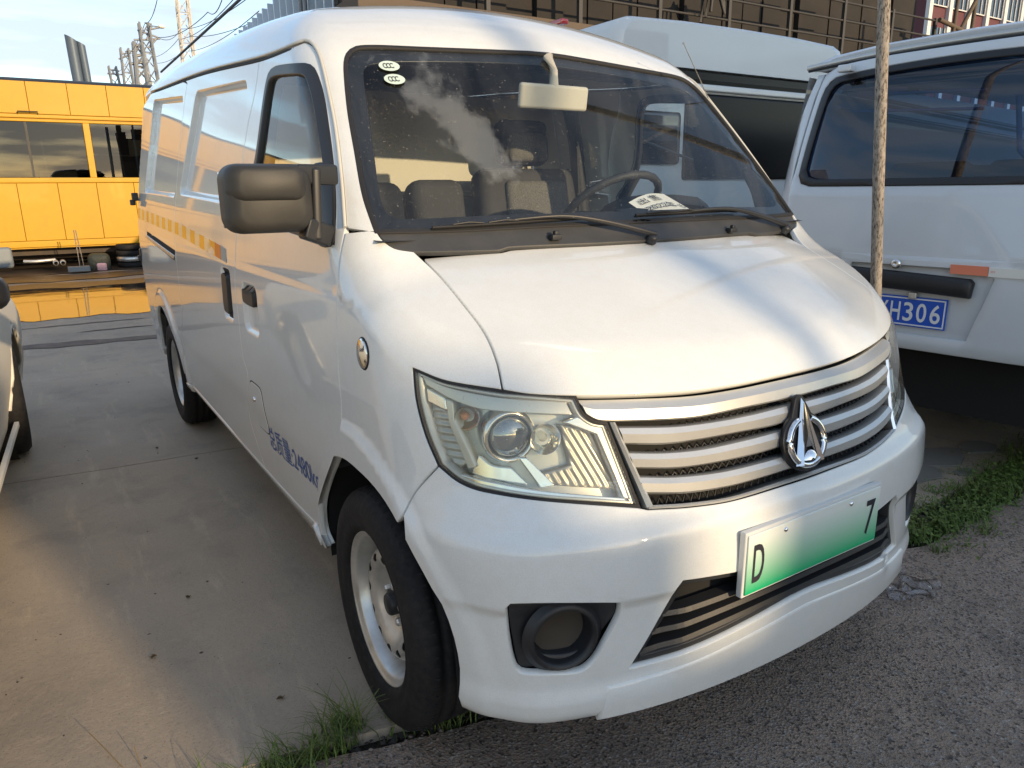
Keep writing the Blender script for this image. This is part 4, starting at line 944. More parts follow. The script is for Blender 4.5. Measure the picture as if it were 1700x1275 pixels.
# ---------------------------------------------------------------- ground
def conc(name,c1,c2,c3,scale=1.0,rough=.75,agg=False):
    m=bpy.data.materials.new(name); m.use_nodes=True; n=m.node_tree; b=n.nodes['Principled BSDF']; L=n.links.new
    g=n.nodes.new('ShaderNodeNewGeometry')
    def noise(sc,det=6,ro=.6,vec=None):
        t=n.nodes.new('ShaderNodeTexNoise'); t.inputs['Scale'].default_value=sc; t.inputs['Detail'].default_value=det; t.inputs['Roughness'].default_value=ro; L(vec or g.outputs['Position'],t.inputs['Vector']); return t.outputs['Fac']
    def rng(x,a,b_,c=0,d=1):
        r=n.nodes.new('ShaderNodeMapRange'); r.inputs[1].default_value=a; r.inputs[2].default_value=b_; r.inputs[3].default_value=c; r.inputs[4].default_value=d; L(x,r.inputs[0]); return r.outputs[0]
    def mixc(f,a,b_):
        x=n.nodes.new('ShaderNodeMixRGB'); L(f,x.inputs[0])
        for i,v in((1,a),(2,b_)):
            if isinstance(v,tuple): x.inputs[i].default_value=(*v,1)
            else: L(v,x.inputs[i])
        return x.outputs[0]
    col=mixc(rng(noise(.55*scale,5),.35,.65),c1,c2)
    col=mixc(rng(noise(2.7*scale,7,.65),.50,.72,0,.75),col,c3)
    mp=n.nodes.new('ShaderNodeMapping'); mp.inputs['Scale'].default_value=(9,1.3,1); mp.inputs['Rotation'].default_value=(0,0,.15); L(g.outputs['Position'],mp.inputs[0])
    col=mixc(rng(noise(1.1,6,.7,mp.outputs[0]),.56,.70,0,.45),col,tuple(v*1.35 for v in c1))
    sp=noise(150 if not agg else 34,4,.7); col=mixc(rng(sp,.57,.66,0,.6 if not agg else .8),col,tuple(v*.45 for v in c2))
    if agg:
        col=mixc(rng(noise(1.6,6,.75),.50,.62,0,.65),col,(.12,.095,.078)); col=mixc(rng(noise(9,5,.7),.55,.70,0,.6),col,(.40,.31,.24))
        v=n.nodes.new('ShaderNodeTexVoronoi'); v.inputs['Scale'].default_value=150; L(g.outputs['Position'],v.inputs['Vector'])
        sh=n.nodes.new('ShaderNodeSeparateColor'); L(v.outputs['Color'],sh.inputs[0])
        col=mixc(rng(sh.outputs[0],.70,.95,0,.8),col,(.20,.18,.165)); col=mixc(rng(sh.outputs[1],.8,.95,0,.75),col,(.02,.02,.02)); col=mixc(rng(sh.outputs[2],.93,.97,0,.7),col,(.34,.32,.29))
    if not agg:
        col=mixc(rng(noise(5.5,8,.8),.60,.70,0,.5),col,tuple(v*.62 for v in c2)); col=mixc(rng(noise(33,6,.8),.55,.75,0,.45),col,tuple(v*1.3 for v in c1))
    L(col,b.inputs['Base Color']); L(rng(noise(1.3*scale,4),.35,.7,rough-.18,rough+.1),b.inputs['Roughness'])
    bp=n.nodes.new('ShaderNodeBump'); bp.inputs['Strength'].default_value=.55 if not agg else .8; bp.inputs['Distance'].default_value=.004 if not agg else .0035
    if agg: L(v.outputs['Distance'],bp.inputs['Height'])
    else:
        ad=n.nodes.new('ShaderNodeMath'); ad.operation='ADD'; L(noise(60,8,.75),ad.inputs[0]); L(noise(6,5),ad.inputs[1]); L(ad.outputs[0],bp.inputs['Height'])
    L(bp.outputs[0],b.inputs['Normal']); return m
M['slab']=conc('yard_concrete',(.45,.365,.27),(.35,.29,.225),(.25,.215,.175))
M['apron']=conc('aggregate_concrete',(.34,.25,.185),(.23,.172,.132),(.40,.30,.22),1.2,.8,True)
M['soil']=mat('dark_soil',(.035,.030,.024),.95,bump=(90,1,.02),noise=[(40,.7,(.07,.06,.045))])
mb=MB(); mb.add([(-400,-200,-.035),(400,-200,-.035),(400,700,-.035),(-400,700,-.035)],[(0,1,2,3)]); tag(mb.obj('ground',M['soil']),kind='structure')
edge=[(-60,5.0),(-8,1.35),(-3,.90),(-1.14,.72),(-.95,.70),(-.63,.62),(0,.585),(.8,.57),(1.46,.60),(2.65,.70),(8,.95),(60,2.5)]
ex,ey=zip(*edge)
def jrow(k,x): 
    if k==0: return float(np.interp(x,ex,ey))+.012*math.sin(x*9)+.006*math.sin(x*31)
    return (None,3.14,6.9,10.8,15,20,28,42)[k]-.1*(x+1)+.006*math.sin(x*7+k)
pav=empty('pavement',(0,5,0)); tag(pav,kind='structure')
cols=[-30,-16,-9.5,-5.2,-2.25,2.62,7.2,12,18,30]
rs=random.Random(3)
for k in range(7):
    for i in range(len(cols)-1):
        g_=.006; xs=np.linspace(cols[i]+g_,cols[i+1]-g_,26 if (k<2 and 3<=i<=5) else 8)
        bot=[(x,jrow(k,x)+(g_ if k else 0)) for x in xs]; top=[(x,jrow(k+1,x)-g_) for x in xs[::-1]]; poly=bot+top; n=len(poly)
        dz=rs.uniform(-.003,.003); v=[(p[0],p[1],dz) for p in poly]+[(p[0],p[1],dz-.034) for p in poly]
        mb=MB(); mb.add(v,[tuple(range(n))]+[(j,j+n,(j+1)%n+n,(j+1)%n) for j in range(n)]); mb.obj('concrete_slab',M['slab'],pav)
# rough apron in front, with a ragged edge towards the joint
mb=MB(); xs=np.linspace(-12,14,300); top=[(x,float(np.interp(x,ex,ey))-.085+.020*math.sin(x*5.3)+.012*math.sin(x*17)+.006*math.sin(x*47)+(.0 if x<.9 else -.10*min(1,(x-.9)/.5)),-.006) for x in xs]
v=[(-40,-40,-.006),(40,-40,-.006)]+[(14,top[-1][1],-.006)]+top[::-1]+[(-12,top[0][1],-.006)]
n=len(v); v2=[(a,b,c-.03) for a,b,c in v]; mb.add(v+v2,[tuple(range(n))]+[(j,j+n,(j+1)%n+n,(j+1)%n) for j in range(n)]); tag(mb.obj('apron',M['apron']),kind='structure')
# broken edge pieces of thin concrete by the verge
M['chip']=mat('broken_concrete',(.20,.19,.17),.8,bump=(80,.5,.004))
rs=random.Random(5)
chips=[(1.98,.83,.16),(2.30,.90,.20),(2.62,.86,.14),(1.62,.70,.05),(2.2,.72,.07)]
chn=['flat broken piece of thin concrete at the left of the weedy verge','largest flat broken concrete piece behind the weeds','flat broken concrete piece at the right frame edge behind weeds','tiny round flake of concrete beside the bumper corner','small pale concrete flake lying among the weeds']
for (x,y,r),lb in zip(chips,chn):
    k=11; pts=[(x+r*rs.uniform(.7,1.15)*math.cos(2*PI*i/k),y+r*.55*rs.uniform(.7,1.15)*math.sin(2*PI*i/k)) for i in range(k)]; mb=MB(); mb.prism(pts,Matrix.Translation((0,0,-.003)),.012); tag(mb.obj('concrete_chip',M['chip'],bevel=.002),lb,'rubble','broken concrete pieces by the verge')
# pebbles and grit
def scatter(name,n,fn,size,mt,seed,sq=.5):
    r=np.random.RandomState(seed); V=[];F=[]; base=np.array([(1,0,0),(-1,0,0),(0,1,0),(0,-1,0),(0,0,1),(0,0,-.6)]); fc=[(0,2,4),(2,1,4),(1,3,4),(3,0,4),(2,0,5),(1,2,5),(3,1,5),(0,3,5)]
    k=0
    while k<n:
        x,y,z,s=fn(r)
        if x is None: continue
        a=r.uniform(0,6.28); c,sn=math.cos(a),math.sin(a); sc=np.array([s*r.uniform(.6,1.3),s*r.uniform(.6,1.2),s*sq*r.uniform(.5,1.2)]); p=base*sc*r.uniform(.8,1.2,(6,1)); p=np.stack([p[:,0]*c-p[:,1]*sn+x,p[:,0]*sn+p[:,1]*c+y,p[:,2]+z],1); b=len(V)*0+6*k; V.append(p); F+=[tuple(i+b for i in q) for q in fc]; k+=1
    return tag(link(name,mesh_from(np.vstack(V),F,False),mt),kind='stuff')
def f1(r):
    x=r.uniform(-1.2,3.2); y=r.uniform(-1.2,.62)
    if y>np.interp(x,ex,ey)-.06: return None,0,0,0
    return x,y,-.004,abs(r.normal(0,.0028))+.0012
M['pebble']=mat('pebbles',(.24,.20,.17),.8,noise=[(60,1,(.07,.06,.055)),(25,.6,(.24,.21,.19))])
scatter('gravel',14000,f1,0,M['pebble'],1)
def f2(r): return r.uniform(-2.2,-.3),r.uniform(.75,6),.001,abs(r.normal(0,.0022))+.001
M['grit']=mat('dark_grit',(.05,.045,.04),.9,noise=[(30,.8,(.16,.14,.12))])
scatter('grit',420,f2,0,M['grit'],2)
def f3(r):
    x=r.uniform(-1.6,2.9); y=np.interp(x,ex,ey)+r.uniform(-.11,.03); return x,y,-.024,abs(r.normal(0,.006))+.003
scatter('rubble',2600,f3,0,M['grit'],4)
# leaf scraps and stones on the slab
M['leaf']=mat('dry_leaf',(.10,.07,.035),.7)
lv=[((-1.30,1.32),'crumpled brown leaf on the sunlit slab, nearest the pole shadow'),((-1.03,.92),'dark leaf scrap on the slab near the front wheel'),((-1.15,1.62),'brown leaf scrap beside the pole shadow end'),((-.87,3.05),'dry leaf by the slab joint under the rear wheel'),((-1.02,3.35),'dry leaf beyond the slab joint left of the rear wheel')]
for (x,y),lb in lv:
    mb=MB(); a=rs.uniform(0,6); r=.009; pts=[]
    for i in range(9):
        t=2*PI*i/9; pts.append((x+r*(1+.4*math.cos(2*t))*math.cos(t+a),y+r*.6*math.sin(t+a),.004+.006*abs(math.sin(t*1.5))))
    mb.add(pts+[(x,y,.002)],[(i,(i+1)%9,9) for i in range(9)],False); tag(mb.obj('leaf',M['leaf']),lb,'leaf','leaf scraps on the slab')
# clear plastic bag
M['film']=glass_mat('plastic_film',(.88,.88,.9),.12,1.6)
r=np.random.RandomState(8); nx,ny=22,14; V=[];bx,by=on_plane([(1475,985)],2,0)[0][:2]
for i in range(nx):
    for j in range(ny):
        u,v=i/(nx-1),j/(ny-1); V.append((bx-.02+.20*u+.02*math.sin(v*7),by-.09+.15*v*(.6+.4*u)+.02*math.sin(u*9),.002+.013*abs(math.sin(u*13+v*5)+math.sin(v*11-u*6))*.6+.004*r.rand()))
tag(link('plastic_bag',mesh_from(V,[(i*ny+j,(i+1)*ny+j,(i+1)*ny+j+1,i*ny+j+1) for i in range(nx-1) for j in range(ny-1)]),M['film']),'crumpled clear plastic bag lying on the rough ground by the bumper','plastic bag')
# grass
M['grass']=mat('grass_blade',(.10,.165,.03),.6,noise=[(6,.8,(.16,.17,.045)),(17,.6,(.05,.10,.022))])
M['straw']=mat('dry_stalk',(.24,.17,.08),.7)
def blades(tufts,seed,hm=(.05,.13),w=.0022):
    r=np.random.RandomState(seed); V=[];F=[]
    for (x,y,n,rad,hs) in tufts:
        for _ in range(n):
            a=r.uniform(0,6.28); q=rad*math.sqrt(r.rand()); px_,py_=x+q*math.cos(a),y+q*math.sin(a); h=r.uniform(*hm)*hs; la=r.uniform(0,6.28); ln=h*r.uniform(.25,1.1); dx,dy=math.cos(la),math.sin(la); b=len(V)
            for k,t in enumerate((0,.35,.7,1)):
                ww=w*(1-t)*(1 if t else .8)+.0002; cx_,cy_=px_+dx*ln*t*t,py_+dy*ln*t*t; cz=-.02+h*(t-.28*t*t*t)
                V.append((cx_-dy*ww,cy_+dx*ww,cz)); V.append((cx_+dy*ww,cy_-dx*ww,cz))
            for k in range(3): F.append((b+2*k,b+2*k+1,b+2*k+3,b+2*k+2))
    return mesh_from(V,F,True)
t1=[(-.97,.69,60,.05,1.2),(-1.0,.68,40,.05,.8),(-1.09,.675,50,.05,1.0),(-1.3,.70,30,.06,.8),(-.93,.70,70,.05,1.1),(-.90,.69,40,.03,1.5),(-.99,.665,40,.06,.7),(-1.06,.66,60,.05,.8),(-1.12,.67,40,.05,.8),(-.80,.665,40,.06,.6),(-.70,.60,50,.05,.5),(-.64,.59,30,.04,.6),(-1.22,.69,30,.06,.7)]
tag(link('grass',blades(t1,3),M['grass']),kind='stuff')
rr=np.random.RandomState(12); t2=[]
for i in range(420):
    x=rr.uniform(1.30,3.6); y=np.interp(x,ex,ey)+rr.normal(-.10,.085); t2.append((x,y,rr.randint(7,17),.035,rr.uniform(.4,1.05)))
tag(link('weeds',blades(t2,4,(.04,.11),.0035),M['grass']),kind='stuff')
# small leaves among the weeds
V=[];F=[]
for i in range(2600):
    x=rr.uniform(1.30,3.5); y=np.interp(x,ex,ey)+rr.normal(-.10,.08); z=rr.uniform(0,.055); a=rr.uniform(0,6.28); s=rr.uniform(.005,.013); c,sn=math.cos(a)*s,math.sin(a)*s; b=len(V); t=rr.uniform(-.6,.6)*s
    V+=[(x-c,y-sn,z),(x+sn*.5,y-c*.5,z+t),(x+c,y+sn,z+t*1.4),(x-sn*.5,y+c*.5,z+.003)]; F.append((b,b+1,b+2,b+3))
tag(link('ground_cover',mesh_from(V,F,False),M['grass']),kind='stuff')
mb=MB(); a=on_plane([(205,1275),(150,1232),(235,1275),(225,1255)],2,0); mb.tube([a[0]+[0,0,.0],a[0]*.4+a[1]*.6+[0,0,.02],a[1]+[0,0,.03]],.0012,4); mb.tube([a[2],a[3]+[0,0,.03]],.001,4); tag(mb.obj('dry_stalk',M['straw']),'thin dry stalk lying on the slab at the bottom left','stalk')
# wet patch in front of the bus
M['damp']=mat('damp_concrete',(.10,.092,.085),.6,spec=.25,bump=(20,.3,.004),noise=[(9,.8,(.18,.16,.14))])
M['wet']=mat('wet_ground',(.045,.040,.036),.03,spec=.6,coat=.6,bump=(2.6,.22,.02),noise=[(1.5,.6,(.07,.06,.05))])
rs=random.Random(2); xs=np.linspace(-9,1.5,80); a_=[(x,8.75+.18*math.sin(x*1.7)+.10*math.sin(x*5.1)+.05*math.sin(x*13)-.06*x,.008) for x in xs]; b_=[(x,12.3,.008) for x in xs[::-1]]
mb=MB(); mb.add(a_+b_,[tuple(range(160))]); tag(mb.obj('puddle',M['wet']),kind='structure')
xw=np.linspace(-2.4,.4,60)
mb=MB(); mb.add([(x,6.86-.1*(x+1)+.03*math.sin(x*6)+.015*math.sin(x*19)-.05*math.exp(-((x+.6)/.8)**2),.005) for x in xw]+[(x,7.02-.1*(x+1)+.05*math.sin(x*4+1)+.02*math.sin(x*15)+.07*math.exp(-((x+.3)/.9)**2),.005) for x in xw[::-1]],[tuple(range(120))]); tag(mb.obj('puddle',M['damp']),kind='structure')
for k,(yy,x0,x1) in enumerate(((8.15,-1.9,-.3),(7.6,-1.2,-.5))):
    xq=np.linspace(x0,x1,30); mb=MB(); mb.add([(x,yy-.02*math.sin(PI*(x-x0)/(x1-x0))+.01*math.sin(x*23),.005) for x in xq]+[(x,yy+.05*math.sin(PI*(x-x0)/(x1-x0))+.012*math.sin(x*17),.005) for x in xq[::-1]],[tuple(range(60))]); tag(mb.obj('puddle',M['damp']),kind='structure')
M['mud']=mat('muddy_ground',(.10,.075,.055),.35,bump=(7,.5,.02),noise=[(2,.8,(.05,.04,.03))])
for k,(y0,h) in enumerate(((11.9,.7),(13.0,1.0),(14.2,3.5))):
    lo=[(x,y0+.12*math.sin(x*2.1+k)+.06*math.sin(x*7.7+k*2)-.02*x,.012+.002*k) for x in xs]; hi=[(x,y0+h+.10*math.sin(x*3.3+k)-.02*x,.012+.002*k) for x in xs[::-1]]
    mb=MB(); mb.add(lo+hi,[tuple(range(160))]); tag(mb.obj('mud',M['mud']),kind='structure')
# ---------------------------------------------------------------- weathered pole
M['pole']=bpy.data.materials.new('weathered_pole'); m=M['pole']; m.use_nodes=True; n=m.node_tree; b=n.nodes['Principled BSDF']; g=n.nodes.new('ShaderNodeNewGeometry'); mp=n.nodes.new('ShaderNodeMapping'); mp.inputs['Scale'].default_value=(75,75,22); n.links.new(g.outputs['Position'],mp.inputs[0])
t=n.nodes.new('ShaderNodeTexNoise'); t.inputs['Scale'].default_value=1.6; t.inputs['Detail'].default_value=8; t.inputs['Roughness'].default_value=.75; n.links.new(mp.outputs[0],t.inputs['Vector'])
r_=n.nodes.new('ShaderNodeValToRGB'); e=r_.color_ramp.elements; e[0].position=.40; e[0].color=(.05,.042,.035,1); e[1].position=.55; e[1].color=(.36,.32,.27,1); q_=r_.color_ramp.elements.new(.47); q_.color=(.24,.20,.165,1); n.links.new(t.outputs['Fac'],r_.inputs[0]); n.links.new(r_.outputs[0],b.inputs['Base Color']); b.inputs['Roughness'].default_value=.8
bp=n.nodes.new('ShaderNodeBump'); bp.inputs['Strength'].default_value=.6; bp.inputs['Distance'].default_value=.004; n.links.new(t.outputs['Fac'],bp.inputs['Height']); n.links.new(bp.outputs[0],b.inputs['Normal'])
pt=on_plane([(1468,0)],1,1.02)[0]; pb=on_plane([(1455,440)],1,.97)[0]; d_=(pt-pb)/(pt[2]-pb[2])
P=[pb+d_*(z-pb[2])+np.array([.004*math.sin(z*3),0,0]) for z in (-.03,.4,.9,1.3,1.8,2.3,2.9,3.4)]
tag(MB().tube(P,[.0235,.0235,.023,.0235,.024,.024,.024,.024],20).obj('pole',M['pole']),'weathered brown pole standing upright between the two white vans','pole')
# ---------------------------------------------------------------- the van on the right, seen from behind
rvn=empty('parked_van',(1.97-.0086,.92+.08,0),0,'cool white van at the right edge, rear facing us, with wide dark rear window','van')
rvn.location=(1.965,.945,0); rvn.rotation_euler=(0,0,math.atan2(-.994,.108))
def bend(x,z): # depth of the rear surface: rounded at the corners and towards the roof
    ax=abs(x); return .10*(ax/.85)**4*1.0+ (0 if ax<.74 else .9*(ax-.74)**1.5*2.2) + (0 if z<1.0 else .13*(z-1.0)+.10*max(0,z-1.0)**2)
def hw(z): return .855-(0 if z<1.0 else .10*(z-1.0)**1.6)-(.03 if z<.62 else 0)
def rvp(name,poly,off,dep,mt,parent=rvn,step=.06,hole=None,bev=.004):
    """panel on the rear surface from an outline in (x,z)"""
    L=cm([(*p,1) if len(p)==2 else p[:2] for p in poly],.04,True); loops=[clean(L,.004)]
    if hole is not None: loops.append(clean(cm(hole,.03,True),.004))
    r0=[offs(loops[0],bev)]+[offs(h,-bev) for h in loops[1:]]
    lo=r0[0].min(0);hi=r0[0].max(0); gx,gy=np.meshgrid(np.arange(lo[0],hi[0],step),np.arange(lo[1],hi[1],step)); G=np.stack([gx.ravel(),gy.ravel()],1); G=G[inpoly(G,r0[0])]
    for h in r0[1:]: G=G[~inpoly(G,h)]
    for l in r0:
        if len(G): G=G[distpoly(G,l)>step*.4]
    V=np.vstack(r0+[G]) if len(G) else np.vstack(r0); ed=[];s=0
    for l in r0: m_=len(l); ed+=[(s+i,s+(i+1)%m_) for i in range(m_)]; s+=m_
    vo,_,fo,_,_,_=delaunay_2d_cdt([Vector(v) for v in V],ed,[],0,1e-7); VO=[tuple(v) for v in vo]; F=np.array([q for q in fo if len(q)==3]); cen=np.array(VO)[F].mean(1); k=inpoly(cen,r0[0])
    for h in r0[1:]: k&=~inpoly(cen,h)
    F=F[k]; N_=len(VO); W=[(p[0],bend(p[0],p[1])-off,p[1]) for p in VO]
    mb=MB(); mb.add(W,[(a,b_,c) for a,b_,c in F],True)
    for l0,l1 in zip(r0,loops):
        n_=len(l0); R0=[(p[0],bend(p[0],p[1])-off,p[1]) for p in l0]; R1=[(p[0],bend(p[0],p[1])-off+bev,p[1]) for p in l1]; R2=[(p[0],bend(p[0],p[1])-off+dep,p[1]) for p in l1]
        mb.add(R0+R1+R2,[(i,(i+1)%n_,n_+(i+1)%n_,n_+i) for i in range(n_)]+[(n_+i,n_+(i+1)%n_,2*n_+(i+1)%n_,2*n_+i) for i in range(n_)],True)
    me=mb.me(); bm=bmesh.new(); bm.from_mesh(me); bmesh.ops.remove_doubles(bm,verts=bm.verts,dist=5e-4); bmesh.ops.recalc_face_normals(bm,faces=bm.faces); bm.to_mesh(me); bm.free()
    try: me.set_sharp_from_angle(angle=math.radians(50))
    except Exception: pass
    return link(name,me,mt,parent,world=False)
wout=[(-.675,1.36),(-.698,1.40),(-.668,1.72),(-.648,1.83),(-.60,1.875),(-.2,1.90),(.2,1.90),(.60,1.875),(.648,1.83),(.668,1.72),(.698,1.40),(.675,1.36),(.62,1.345),(-.62,1.345)]
dl=lambda z: -hw(z)+.10
door=[(-.735,1.04),(-.728,1.45),(-.695,1.78),(-.665,1.90),(-.60,1.93),(-.3,1.945),(.3,1.945),(.60,1.93),(.665,1.90),(.695,1.78),(.728,1.45),(.735,1.04)]
rvp('tailgate',[(*p,0) for p in door],.0,.03,M['white2'],hole=wout)
low=[(-.735,1.034),(-.74,.80),(-.70,.60),(.70,.60),(.74,.80),(.735,1.034)]
rvp('tailgate_panel',low,.0,.03,M['white2'],hole=[(-.31,.985),(-.26,.985,1),(.24,.985,1),(.30,.985),(.31,.95),(.235,.67,1),(-.25,.67,1),(-.33,.95)])
rvp('plate_recess',[(-.34,.99),(.33,.99),(.26,.665),(-.28,.665)],-.028,.02,M['white2'],bev=.001)
for s_ in(-1,1):
    P=[(s_*x,z) for x,z in ((.742,.62),(.747,1.04),(.738,1.45),(.705,1.78),(.675,1.90),(.715,1.90),(.775,1.70),(.84,1.35),(.853,1.0),(.84,.62))]; rvp('corner_pillar',P,.0,.03,M['white2'],step=.03)
rvp('rear_window_seal',[(*p,0) for p in wout],.004,.02,M['black'],hole=[(x*.945,(z-1.63)*.88+1.63) for x,z in wout])
rvp('rear_window',[(x*.955,(z-1.63)*.90+1.63,0) for x,z in wout],-.008,.006,M['tint'],bev=.001)
tag(rvp('handle_garnish',[(-.50,.955),(-.48,.97,0),(.22,.945,0),(.235,.93,0),(.228,.862),(.10,.868),(-.42,.888),(-.50,.90)],.022,.04,M['black'],bev=.012))
# roof, sides, floor
mb=MB(); secs=[]
for y in (.24,.30,.5,1.2,2.5,3.9,4.6):
    secs.append([(x,y+(0 if y>.4 else 0),z) for x,z in [(-.78,1.935),(-.76,1.965),(-.66,1.992),(-.4,2.015),(0,2.022),(.4,2.015),(.66,1.992),(.76,1.965),(.78,1.935)]])
secs[0]=[(x*.97,y_-.03+bend(x*.92,1.95)*.3,z-.012) for x,y_,z in secs[0]]
v=[p for s in secs for p in s]; mb.add(v,[(i*9+j,i*9+j+1,(i+1)*9+j+1,(i+1)*9+j) for i in range(6) for j in range(8)],True); mb.add(secs[0],[tuple(range(9))]); mb.obj('roof',M['white2'],rvn,False)
mb=MB(); mb.tube([(x,.215+bend(x*.92,1.95)*.3-.02,1.945+.028*(1-(x/.78)**2)) for x in np.linspace(-.79,.79,30)],.014,8); mb.obj('roof_gutter',M['silver'],rvn,False)
mb=MB(); mb.tube([(x,.19+bend(x*.92,1.95)*.3-.02,1.925+.028*(1-(x/.78)**2)) for x in np.linspace(-.77,.77,30)],.007,6); mb.obj('gutter_seal',M['rubber'],rvn,False)
mb=MB(); mb.box((-.53,.175,1.905),(.07,.05,.035)); mb.obj('roof_bracket',M['white2'],rvn,False,bevel=.008)
sx0=[(.60,.845),(.8,.855),(1.0,.855),(1.3,.835),(1.6,.81),(1.9,.785)]
for s_ in(-1,1):
    mb=MB(); v=[]; ys=(.16,.4,4.6)
    for y in ys:
        for z,x in sx0: v.append((s_*(x-(0.004 if y<.2 else 0)),y+(.13*max(0,z-1) if y<.2 else 0),z))
    n_=len(sx0); mb.add(v,[(i*n_+j,i*n_+j+1,(i+1)*n_+j+1,(i+1)*n_+j) for i in range(2) for j in range(n_-1)],True); sd=mb.obj('side_panel',M['white2'],rvn,False)
    for (a,b_) in ((.42,1.3),(1.4,2.6),(2.7,3.7)):
        mb=MB(); z0,z1=1.30,1.80; q=[(s_*.838,a,z0),(s_*.838,b_,z0),(s_*.797,b_-.03,z1),(s_*.797,a+.06,z1)]; mb.add(q+[(p[0]+s_*.008,p[1],p[2]) for p in q],[(0,1,2,3),(7,6,5,4),(0,4,5,1),(1,5,6,2),(2,6,7,3),(3,7,4,0)]); mb.obj('side_window',M['dark_glass'],sd,False)
mb=MB(); mb.boxm((-.70,.20,.28),(.70,4.4,.58)); mb.obj('chassis',M['gap'],rvn,False)
mb=MB(); mb.boxm((-.8,.2,.62),(.8,4.5,.66)); mb.obj('floor',M['dash'],rvn,False)
for (x,y,w_) in ((-.42,1.0,.44),(.1,1.0,.44),(.5,1.0,.3),(-.4,2.1,.5),(.35,2.1,.5),(-.4,3.3,.5),(.35,3.3,.5)):
    cushion('seat',(x,y,1.14),(w_,.14,.66),M['seat_grey'] if 'seat_grey' in M else M['seat_mesh'],rvn,rx=-.1,r=.05).matrix_parent_inverse=Matrix.Identity(4)
mb=MB()
for z in (1.80,1.72): mb.tube([(-.72,.5,z+.04),(-.72,3.8,z-.05)],.012,6); mb.tube([(-.60,.35,z),(.05,.35,z-.04)],.008,6)
mb.tube([(.1,.6,1.75),(.14,.6,1.5),(.30,.6,1.32)],.012,6); mb.obj('grab_rail',M['silver'],rvn,False)
for s_ in(-1,1):
    for y_ in(.95,3.7):
        Mx=frame_z((s_*.80,y_,.32),(s_,0,0),(0,1,0)); mb=MB(); mb.lathe([(.0001,-.02),(.19,-.02),(.2,0),(.24,.012),(.29,.01),(.315,-.02),(.315,-.17),(.28,-.18)],Mx,36); mb.obj('wheel',M['tyre'],rvn,False)
pl_=MB(); pl_.boxm((-.30,.012,.705),(.14,.018,.845)); 
# plate hangs at a slight tilt on the recess
npv=pl_.obj('number_plate',M['plate_blue'],rvn,False,bevel=.0015)
mb=MB(); 
for (a,b_,c,d__) in ((-.294,-.288,.711,.839),(.128,.134,.711,.839),(-.294,.134,.833,.839),(-.294,.134,.711,.717)): mb.boxm((a,.0105,c),(b_,.012,d__))
mb.obj('plate_border',M['plate_white'],npv,False)
for ch,x0,x1 in (('V',-.215,-.170),('H',-.158,-.108),('3',-.094,-.047),('0',-.030,.018),('6',.036,.084)):
    pass
text=[('Y',-.165,-.118),('H',-.106,-.061),('3',-.047,-.003),('0',.012,.056),('6',.072,.116)]
for ch,x0,x1 in text:
    o=text_fit(ch,'plate_lettering',lambda u,v,w,x0=x0,x1=x1: np.stack([x0+(x1-x0)*u,np.full(len(u),.0095),.730+.088*v],1),M['plate_white'],npv,bold=.012); o.matrix_parent_inverse=Matrix.Identity(4)
mb=MB(); mb.box((-.01,.005,.852),(.035,.02,.03)); mb.obj('plate_clip',M['steel'],npv,False,bevel=.004)
mb=MB(); mb.lathe([(.022,-.01),(.022,.004),(.016,.010),(.006,.010),(.004,.006),(.0001,.006)],frame_z((-.10,-.004,.992),(0,-1,0)),24); mb.obj('lock',M['chrome'],rvn,False)
M['reflector']=mat('faded_red_reflector',(.80,.23,.13),.35,coat=.5)
mb=MB(); mb.boxm((.135,-.004,.965),(.285,.004,1.005)); mb.obj('reflector_strip',M['reflector'],rvn,False); mb=MB(); mb.boxm((.287,-.004,.963),(.44,.004,1.002)); mb.obj('reflector_strip',M['paper'],rvn,False)
text_fit('3M','reflector_print',lambda u,v,w: np.stack([.293+.018*u,np.full(len(u),-.0045),.979+.010*v],1),M['reflector'],rvn).matrix_parent_inverse=Matrix.Identity(4)
# ---------------------------------------------------------------- big white minibus behind
bw=empty('minibus',(3.25,3.4,0),0,'tall white minibus behind the cargo van, rear end with black window bands','minibus')
def pan(name,x0,x1,z0,z1,y,d,mt,par,bev=.02,dz=0): mb=MB(); mb.boxm((x0,y,z0),(x1,y+d,z1)); return mb.obj(name,mt,par,bevel=bev,seg=3)
M['white3']=mat('minibus_paint',(.66,.68,.68),.35,coat=.8,noise=[(1.6,.25,(.58,.60,.58))])
# roof cap: rounded rear shell
mb=MB(); v=[];xs=[2.19,2.20,2.215,2.26,2.36,2.9,3.55,4.2,4.74,4.84,4.885,4.90,4.91]; zt_=[2.215,2.34,2.43,2.495,2.53,2.55,2.555,2.55,2.53,2.495,2.43,2.34,2.215]; nn_=len(xs)
secs_=((3.41,.93,.93),(3.425,.985,.985),(3.46,1,1),(4.4,1,1.004),(9.2,1,1.004))
for (yy,kx,kz) in secs_:
    for x,z in zip(xs,zt_): v.append((3.55+(x-3.55)*kx,yy,2.215+(z-2.215)*kz))
mb.add(v,[(i*nn_+j,i*nn_+j+1,(i+1)*nn_+j+1,(i+1)*nn_+j) for i in range(4) for j in range(nn_-1)],True); mb.add(v[:nn_],[tuple(range(nn_))]); mb.obj('roof',M['white3'],bw)
mb=MB(); mb.boxm((2.19,3.397,2.213),(4.91,3.41,2.219)); mb.obj('seam',M['gap'],bw)
pan('upper_band',2.72,4.88,2.115,2.205,3.41,.05,M['blackwin'],bw,.004)
pan('spoiler_strip',2.60,4.86,2.065,2.115,3.375,.08,M['white3'],bw,.012)
pan('rear_window',2.93,4.74,1.40,2.055,3.395,.04,M['blackwin'],bw,.03)
pan('left_window',2.44,2.88,1.52,1.90,3.392,.03,M['dark_glass'],bw,.03)
pan('rear_body',2.20,4.90,.50,2.20,3.41,.10,M['white3'],bw,.05)
